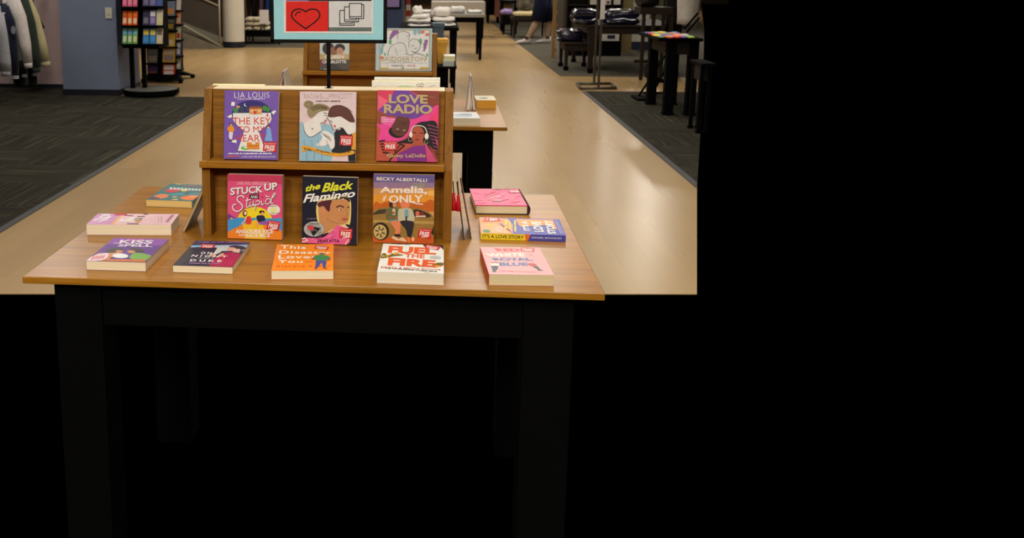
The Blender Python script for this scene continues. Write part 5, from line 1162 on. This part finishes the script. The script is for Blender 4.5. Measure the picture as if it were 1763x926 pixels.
def bundle(px0, px1, pyt, pyb, Y, z0, label, seed, group='navy plastic wrapped bundles'):
    a, b = pY(px0, pyb, Y), pY(px1, pyt, Y)
    return fold('wrapped_bundle', (a.x+b.x)/2, Y+.18, z0, b.x-a.x, .36, b.z-z0, M_NAVY, label, group, seed, 'clothing bundle', .016)
zq = hb+.0005
bundle(988, 1030, 28, 44, 13.5, zq, 'navy wrapped bundle at the front left of the dark table', 1)
b1 = pY(0, 28, 13.68).z
bundle(986, 1032, 12, 28, 13.55, b1+.004, 'navy wrapped bundle on top of the front left pile', 2)
bundle(1038, 1106, 27, 45, 13.5, zq, 'wide navy wrapped bundle at the front right of the dark table', 3)
bundle(1040, 1104, 14, 28, 13.6, b1+.004, 'wide navy wrapped bundle on top of the front right pile', 4)
zs = hs+.0005
bundle(957, 1008, 60, 75, 13.95, zs, 'navy wrapped bundle lying on the small low table', 5)
bundle(958, 1006, 47, 61, 13.98, pY(0, 61, 14.1).z+.003, 'navy wrapped bundle on top of the low table pile', 6)
# garment rack with a chromed base at the carpet corner
t = thing('garment_rack', (1.93, 11.95, 0), 'slim steel garment rack on a rectangular base at the carpet corner', 'garment rack')
A_, B_, C_, D_ = pz(1000, 155, 0), pz(1060, 154.5, 0), pz(1052, 146.5, 0), pz(993, 146.5, 0)
M_ST = mat('dull_steel', (78, 72, 64), .4, .4, .1, metal=.6)
for (u, v) in ((A_, B_), (B_, C_), (C_, D_), (D_, A_)):
    q = MB(); q.tube([u+Vector((0, 0, .02)), v+Vector((0, 0, .02))], .016, 8); q.build('base_rail', M_ST, t, smooth=True)
f1, f2 = (A_+B_)/2, (C_+D_)/2
for u, nm in ((f1, 0), (f2, 1)):
    q = MB(); q.box(u.x-.013, u.x+.013, u.y-.010, u.y+.010, .02, 1.5); q.build('upright', M_ST, t)
    if nm == 0: 
        q = MB(); q.box(u.x-.022, u.x+.030, u.y-.02, u.y-.011, pY(1030, 33, u.y).z, 1.45); q.build('white_tag_strip', mat('white_strip', (196, 190, 186), .6), t)
q = MB(); q.tube([(f1.x, f1.y, 1.5), (f2.x, f2.y, 1.5)], .018, 8); q.build('top_rail', M_ST, t, smooth=True)
# shelves of boxes behind
t = thing('wall_shelf', (3.0, 16.2, 0), 'dark shelf unit with pale compartments behind the navy bundles', 'shelf unit')
ya = 16.4
X = lambda px, Y=ya: pY(px, 40, Y).x
Zp = lambda py, Y=ya: pY(1050, py, Y).z
q = MB(); q.box(X(975), X(1072), ya+.32, ya+.36, .25, 1.4); q.build('back_panel', M_DKWOOD, t)
for px in (975, 1013, 1033, 1053, 1070):
    q = MB(); q.box(X(px)-.015, X(px)+.015, ya, ya+.33, .25, 1.4); q.build('divider', M_DKWOOD, t)
for z_ in (.25, .62, .82, 1.05, 1.3):
    q = MB(); q.box(X(975), X(1070), ya, ya+.33, z_, z_+.02); q.build('shelf_board', M_DKWOOD, t)
q = MB(); q.box(X(978), X(1069), ya-.13, ya+.33, 0.006, .25); q.build('plinth', M_BLK, t)
G_ = 'pale boxes on the dark shelf unit'
for k, (p0, p1, y0, y1, mark) in enumerate(((1041, 1052, 1, 14, 1), (1057, 1069, -8, 10, 0), (1016, 1029, 5, 16, 0), (1057, 1069, 58, 68, 1), (1036, 1066, 68, 84, 2))):
    Yb_ = ya-.03 if k != 4 else ya-.10
    a, b = pY(p0, y1, Yb_), pY(p1, y0, Yb_)
    shelfz = .8405 if k < 3 else .2505
    tt = thing('storage_box', ((a.x+b.x)/2, Yb_, shelfz), ['white box with a dark mark, upper middle of the dark shelf', 'tall white box at the upper right of the dark shelf', 'low white box at the upper left of the dark shelf', 'white box with a dark mark, right end of the lower shelf', 'long white box with a navy label on the lowest shelf'][k], 'box', G_)
    dp = .09 if k == 4 else .28
    z0 = shelfz; z1 = max(b.z, z0+.08)
    if k == 4: z1 = z0+.15
    if k == 3: z0, z1 = .4005, .53
    q = MB(); q.box(a.x, b.x, Yb_, Yb_+dp, z0, z1-.02); q.build('body', mat('white_box_card', (200, 194, 182), .7), tt, .003)
    q = MB(); q.box(a.x-.004, b.x+.004, Yb_-.004, Yb_+dp+.004, z1-.02, z1); q.build('lid', mat('white_box_card', ()), tt, .003)
    if mark:
        w_ = (b.x-a.x); q = MB(); q.box(a.x+w_*.3, a.x+w_*.75, Yb_-.003, Yb_-.001, z0+(z1-z0)*.25, z0+(z1-z0)*.65); q.build('label_print', ink((44, 40, 60)), tt)
q = MB(); q.box(X(1052), X(1070), ya-.03, ya+.3, .38, .4); q.build('lower_ledge', M_DKWOOD, t)
# khaki column, white pillar beyond
s_ = MB(); s_.box(pY(1071, 40, 17.0).x, pY(1089, 40, 17.0).x, 17.0, 17.3, 0, 3.2); struct('pillar_khaki', s_, mat('khaki_paint', (140, 124, 84), .6, .2, .05, 5))
s_ = MB(); s_.box(pY(1088, 40, 17.6).x, pY(1118, 40, 17.6).x, 17.6, 18.0, .15, 3.2); struct('pillar_right', s_, M_WHITE)
s_ = MB(); s_.box(pY(1087, 40, 17.6).x, pY(1119, 40, 17.6).x, 17.59, 18.0, 0.006, .15); struct('baseboard_right', s_, mat('blue_baseboard', (40, 48, 66), .5))
s_ = MB(); s_.box(1.9, pY(1200, 40, 24.5).x, 24.5, 24.7, 0.006, 3.2); struct('wall_right', s_, mat('dim_wall_paint', (88, 80, 68), .7, .2, .1, 3))
# wooden ladder-like upright
t = thing('slatted_post', (1.70, 15.8, 0), 'slim pale wooden slotted post beside the walking person', 'display post')
pa = pY(951, 60, 15.8)
q = MB(); q.box(pa.x, pa.x+.05, 15.8, 15.85, .006, 2.0); q.build('upright', mat('pale_ply', (140, 108, 62), .5), t)
for k in range(9):
    q = MB(); q.box(pa.x+.05, pa.x+.075, 15.805, 15.845, .1+k*.2, .16+k*.2); q.build('peg', mat('pale_ply', ()), t)
# black chair backs and bag on the dark table at the right
M_CH = M_BLK
t = thing('slatted_stand', (3.0, 12.8, 0), 'dark slatted stand carrying a black bag at the right', 'stand')
Yk = 12.7
q = MB(); a, b = pY(1102, 25, Yk), pY(1160, 10, Yk); q.box(a.x, b.x, Yk, Yk+.4, a.z, a.z+.09); q.build('seat', M_DKWOOD, t, .006)
for px in (1107, 1124, 1141, 1155):
    x_ = pY(px, 30, Yk).x; q = MB(); q.box(x_, x_+.04, Yk+.02, Yk+.06, .006, a.z); q.build('leg', M_DKWOOD, t)
q = MB(); q.box(a.x+.02, b.x-.02, Yk+.30, Yk+.34, .2, .24); q.build('stretcher', M_DKWOOD, t)
a2, b2 = pY(1099, 8, Yk), pY(1141, -14, Yk)
o = fold('shoulder_bag', (a2.x+b2.x)/2, Yk+.2, a.z+.0905, b2.x-a2.x, .3, .24, mat('black_vinyl', (18, 18, 20), .35, .5, .1, 20, bump=.3), 'black bag sitting on the dark slatted stand', None, 21, 'bag', .01)
# side table with colourful goods near the right edge
xt0 = 2.10
def right_table(x0, x1, y0, y1, h, label, leg, inset):
    t = thing('side_table', ((x0+x1)/2, (y0+y1)/2, 0), label, 'table')
    q = MB(); q.box(x0, x1, y0, y1, h-.03, h); q.build('tabletop', M_BLK, t, .004)
    q = MB(); q.box(x0+inset+.01, x1-.02, y0+.06, y0+.08, h-.16, h-.03); q.box(x0+inset+.01, x0+inset+.03, y0+.08, y1-.06, h-.16, h-.03); q.build('apron', mat('dark_stain', (22, 15, 10), .6, .2, .2), t)
    for a in (x0+inset, x1-.02-leg):
        for b in (y0+.05, y1-.05-leg):
            q = MB(); q.box(a, a+leg, b, b+leg, .006, h-.03); q.build('leg', M_BLK, t, .002)
            q = MB(); q.box(a-.008, a+leg+.008, b-.008, b+leg+.008, .0055, .03); q.build('foot', M_BLK, t, .002)
    return t
right_table(2.13, 2.55, 9.56, 10.50, .76, 'black side table of brightly coloured goods near the right edge', .09, .10)
right_table(2.268, 2.39, 8.50, 8.90, .62, 'lower black table partly cut off at the extreme right', .03, .008)
COLS = [(40, 110, 60), (222, 110, 40), (226, 80, 60), (60, 50, 150), (150, 190, 60), (236, 200, 60), (110, 60, 150), (60, 130, 190), (230, 140, 110), (210, 206, 200), (190, 50, 70), (90, 170, 140)]
NM = ['green', 'orange', 'coral', 'indigo', 'lime', 'yellow', 'violet', 'sky blue', 'salmon', 'white', 'crimson', 'sea green']
k = 0
for j in range(4):
    for i in range(5):
        c = COLS[k % 12]; q = MB(); x_, y_ = 2.165+i*.068, 9.60+j*.2
        q.soft(0, 0, 0, .058, .18, .016+.004*((i+j) % 3), 80+k, .002, rz=.1*((k % 3)-1)); o = q.build('colour_pouch', mat('pouch_'+NM[k % 12].replace(' ', '_'), c, .5, .4, .25, 45), None, smooth=True); o.location = (x_, y_, .7603)
        tag(o, '%s pouch %s in the %s row on the black side table' % (NM[k % 12], ['leftmost', 'second from left', 'in the middle', 'fourth from left', 'rightmost'][i], ['front', 'second', 'third', 'back'][j]), 'pouch', 'colourful pouches on the side table'); k += 1
# folding stand with crossed legs between the table legs
t = thing('folding_stand', (2.40, 10.6, 0), 'black folding stand with crossed legs behind the side table', 'stand')
def bar(p, q_, Y, r=.012): 
    a, b = pY(*p, Y), pY(*q_, Y); m = MB(); m.tube([a, b], r, 8); m.build('bar', M_BLK, t, smooth=True)
Yf = 10.9
bar((1098, 168), (1150, 88), Yf); bar((1128, 152), (1162, 90), Yf+.3); bar((1108, 160), (1152, 160), Yf); bar((1178, 50), (1202, 22), Yf); bar((1182, 56), (1204, 30), Yf+.2)
q = MB(); a, b = pY(1124, 130, Yf), pY(1150, 140, Yf); q.hexa([(a.x, Yf, b.z), (b.x, Yf, b.z-.03), (b.x, Yf+.4, b.z-.03), (a.x, Yf+.4, b.z)], [(a.x, Yf, a.z), (b.x, Yf, a.z-.06), (b.x, Yf+.4, a.z-.06), (a.x, Yf+.4, a.z)]); q.build('tray', M_BLK, t)
q = MB(); a, b = pY(1096, 168, Yf-.2), pY(1120, 164, Yf-.2); q.box(a.x, b.x, Yf-.25, Yf+.1, .006, .03); q.build('foot', M_BLK, t)
# white hanging cloth and dark garments at the top right
garment('hanging_sweatshirt', pY(1186, 0, 13.2).x, 13.2, 1.45, .27, .75, mat('white_fleece', (206, 200, 190), .95, .1, .06, 20, bump=.3), 'white sweatshirt hanging at the top right', 'garments hanging at the right', depth=.2)
garment('hanging_sweatshirt', pY(1162, 0, 13.4).x, 13.4, 1.45, .20, .80, mat('cloth_black', (24, 20, 22), .9, .1, .15, 30), 'black sweatshirt hanging beside the white one at the right', 'garments hanging at the right', depth=.2)
garment('hanging_sweatshirt', pY(1150, 0, 13.85).x, 13.85, 1.45, .12, .72, mat('cloth_olive', (70, 74, 40), .9, .1, .3, 60), 'olive striped sweatshirt hanging left of the black one', 'garments hanging at the right', depth=.2)
t = thing('wall_rail', (3.6, 13.4, 0), 'black rail holding the garments at the right', 'clothes rail')
q = MB(); q.tube([(pY(1140, 0, 13.4).x, 13.4, 1.46), (pY(1200, 0, 13.4).x, 13.4, 1.46)], .014, 8); q.build('rail', M_METAL, t)
q = MB(); q.tube([(pY(1146, 0, 13.4).x, 13.46, .006), (pY(1146, 0, 13.4).x, 13.46, 1.46)], .014, 8); q.build('upright', M_METAL, t)
# far table with camouflage bag, cream cushion and lilac cap
Yt = 20.3
xa, xb = pY(882, 40, Yt).x, pY(945, 40, Yt).x
t = steel_table(xa, xb, Yt, Yt+.8, .44, 'low dark table behind the walking person', .06, .05, M_DKWOOD, .04, None, M_DKWOOD)
q = steel_table(pY(865, 40, 21.5).x, pY(892, 40, 21.5).x, 21.5, 22.1, .42, 'small black table holding the lilac cap', .2, .04)
fold('seat_cushion', (xa+xb)/2, Yt+.3, .4402, xb-xa-.05, .55, .13, mat('cream_canvas', (206, 190, 144), .8), 'cream cushion on the low dark table behind the person', None, 31, 'cushion', .006)
M_CAMO = mat('grey_camouflage', (96, 92, 84), .9, .1, .75, 9)
fold('duffel_bag', pY(905, 20, Yt+.2).x, Yt+.35, .572, .34, .4, .42, M_CAMO, 'grey camouflage bag on the cream cushion', None, 32, 'bag', .02)
fold('sports_cap', pY(873, 25, 21.5).x, 21.75, .4203, .27, .3, .15, mat('lilac_cloth', (150, 130, 176), .8, .1, .2, 12), 'lilac cap on the small black table', None, 33, 'cap', .015)
fold('folded_shirt', pY(876, 9, 22.8).x, 22.8, .70, .26, .3, .12, mat('white_cotton', ()), 'white shirt stacked on the dark fixture behind the lilac cap', None, 34, 'folded clothing', .012)
steel_table(pY(862, 10, 22.6).x, pY(893, 10, 22.6).x, 22.6, 23.1, .70, 'dark fixture behind the lilac cap', .05, .05)
steel_table(pY(838, 10, 26.0).x, pY(862, 10, 26.0).x, 26.0, 26.6, .72, 'black fixture far down the right side of the aisle', .5, .06, M_BLK)
o = MB(); o.box(pY(852, 10, 25.5).x, pY(861, 10, 25.5).x, 25.5, 25.6, .20, 1.2); o = o.build('hanging_banner', mat('rose_cloth', (120, 80, 66), .8, .1, .2, 10), None); tag(o, 'narrow rose brown banner beside the black fixture', 'banner')
o2 = MB()
# ------------------------------------------------------------------ person walking across the aisle edge
def person():
    Y0 = 18.9
    f = pz(886, 77, 0); r_ = pz(938, 76, 0)
    t = thing('person', (1.75, Y0, 0), 'person walking left in navy shorts and white sneakers, head above the frame', 'person')
    hx = (f.x+r_.x)/2+.10; 
    an1 = Vector((f.x+.245, Y0-.07, .085)); an2 = Vector((r_.x+.06, Y0+.10, .10))
    kn1 = pY(927, 27, Y0-.07); kn2 = pY(945, 27, Y0+.10); kn1 = Vector((kn1.x, Y0-.07, .48)); kn2 = Vector((kn2.x-.0, Y0+.10, .48))
    hp1 = Vector((kn1.x+.07, Y0-.08, .90)); hp2 = Vector((kn1.x+.08, Y0+.09, .90)); pel = Vector((kn1.x+.075, Y0, .98))
    V = [pel, hp1, kn1, an1, hp2, kn2, an2, pel+Vector((0, 0, .2)), pel+Vector((-.01, 0, .42)), pel+Vector((-.02, 0, .52)), pel+Vector((-.05, 0, .64)), pel+Vector((-.06, 0, .74)),
         pel+Vector((-.01, -.17, .42)), pel+Vector((.06, -.22, .16)), pel+Vector((-.06, -.22, -.06)), pel+Vector((-.01, .17, .42)), pel+Vector((-.06, .22, .16)), pel+Vector((-.18, .21, -.02)),
         (kn1+an1)/2+Vector((.03, 0, .05)), (kn2+an2)/2+Vector((.03, 0, .05)), an1+Vector((-.11, 0, -.035)), an2+Vector((-.11, 0, -.045))]
    E_ = [(0, 1), (1, 2), (2, 18), (18, 3), (3, 20), (0, 4), (4, 5), (5, 19), (19, 6), (6, 21), (0, 7), (7, 8), (8, 9), (9, 10), (10, 11), (8, 12), (12, 13), (13, 14), (8, 15), (15, 16), (16, 17)]
    Rd = [.13, .11, .08, .048, .11, .08, .048, .13, .14, .06, .095, .085, .06, .042, .034, .06, .042, .034, .078, .078, .035, .035]
    inv = t.matrix_basis.inverted()
    me = bpy.data.meshes.new('body'); me.from_pydata([tuple(inv @ v) for v in V], E_, []); 
    o = bpy.data.objects.new('body', me); COL.objects.link(o); o.parent = t
    sk = o.modifiers.new('skin', 'SKIN')
    for i, sv in enumerate(me.skin_vertices[0].data): sv.radius = (Rd[i], Rd[i]); sv.use_root = (i == 0)
    sb = o.modifiers.new('sub', 'SUBSURF'); sb.levels = 2; sb.render_levels = 2
    me.materials.append(mat('skin_tone', (156, 130, 106), .55, .3, .06, 12))
    dg = bpy.context.evaluated_depsgraph_get(); m2 = bpy.data.meshes.new_from_object(o.evaluated_get(dg)); o.modifiers.clear(); o.data = m2; 
    for p in m2.polygons: p.use_smooth = True
    CL = mat('navy_shorts_cloth', (22, 24, 44), .9, .1, .12, 30)
    # shorts: two wide legs and a seat
    zb = pY(930, 36, Y0).z
    q = MB(); 
    wst = pel+Vector((0, 0, .12))
    q.tube([wst, pel, pel+Vector((0, 0, -.14))], [.165, .18, .17], 20, up=Vector((0, 1, 0)))
    for hp, kn in ((hp1, kn1), (hp2, kn2)):
        d = (kn-hp); e = hp+d*((zb-hp.z)/d.z); q.tube([hp+Vector((0, 0, .04)), hp.lerp(e, .5), e], [.14, .135, .135], 18, up=Vector((0, 1, 0)))
    q.build('shorts', CL, t, smooth=True)
    q = MB(); q.tube([pel+Vector((0, 0, .06)), pel+Vector((0, 0, .25)), pel+Vector((-.01, 0, .46)), pel+Vector((-.02, 0, .52))], [.178, .17, .19, .075], 22, up=Vector((0, 1, 0)))
    for a_, b_ in ((12, 13), (15, 16)): q.tube([V[a_], V[a_].lerp(V[b_], .6)], [.08, .07], 14)
    q.build('shirt', CL, t, smooth=True)
    q = MB(); q.soft(V[11].x+.02, V[11].y, V[11].z-.03, .22, .2, .16, 3, .006); q.build('hair', mat('dark_hair', (40, 30, 24), .7), t, smooth=True)
    for an, nm in ((an1, 1), (an2, 2)):
        toe = an.x-.215; heel = an.x+.065; y = an.y
        q = MB(); vs = []
        prof = [(heel, .045, .13, .035), (an.x+.02, .05, .135, .042), (an.x-.04, .055, .105, .045), (an.x-.10, .055, .075, .05), (an.x-.17, .05, .058, .047), (toe, .03, .035, .025)]
        n = 10
        for (x, zc, h, w_) in prof:
            for k in range(n):
                u = 2*PI*k/n; z = .012+max(0, (math.sin(u)*.5+.5))*h; vs.append((x, y+math.cos(u)*w_, z))
        fs = [(i*n+k, i*n+(k+1) % n, (i+1)*n+(k+1) % n, (i+1)*n+k) for i in range(len(prof)-1) for k in range(n)]+[tuple(range(n)), tuple(range(len(prof)*n-1, len(prof)*n-n-1, -1))]
        q.add(vs, fs); sh = q.build('sneaker', mat('white_leather', (214, 206, 206), .5), t, smooth=True)
        q = MB(); out = [(heel+.005, -.03), (heel+.005, .03), (an.x-.05, .048), (an.x-.13, .05), (toe+.01, .028), (toe-.005, 0), (toe+.01, -.028), (an.x-.13, -.05), (an.x-.05, -.048)]
        q.prism([(x, y+d) for x, d in out], 2, .0065, .028); q.build('sole', mat('white_rubber', (190, 186, 190), .6), sh)
        q = MB(); q.box(an.x-.07, an.x-.03, y-.052, y-.046, .045, .07); q.build('side_mark', ink((50, 46, 60)), sh)
        q = MB(); q.tube([(an.x, y, .10), (an.x+.002, y, .145)], .05, 14); q.build('sock', mat('dark_sock', (50, 46, 44), .9), t, smooth=True)
person()
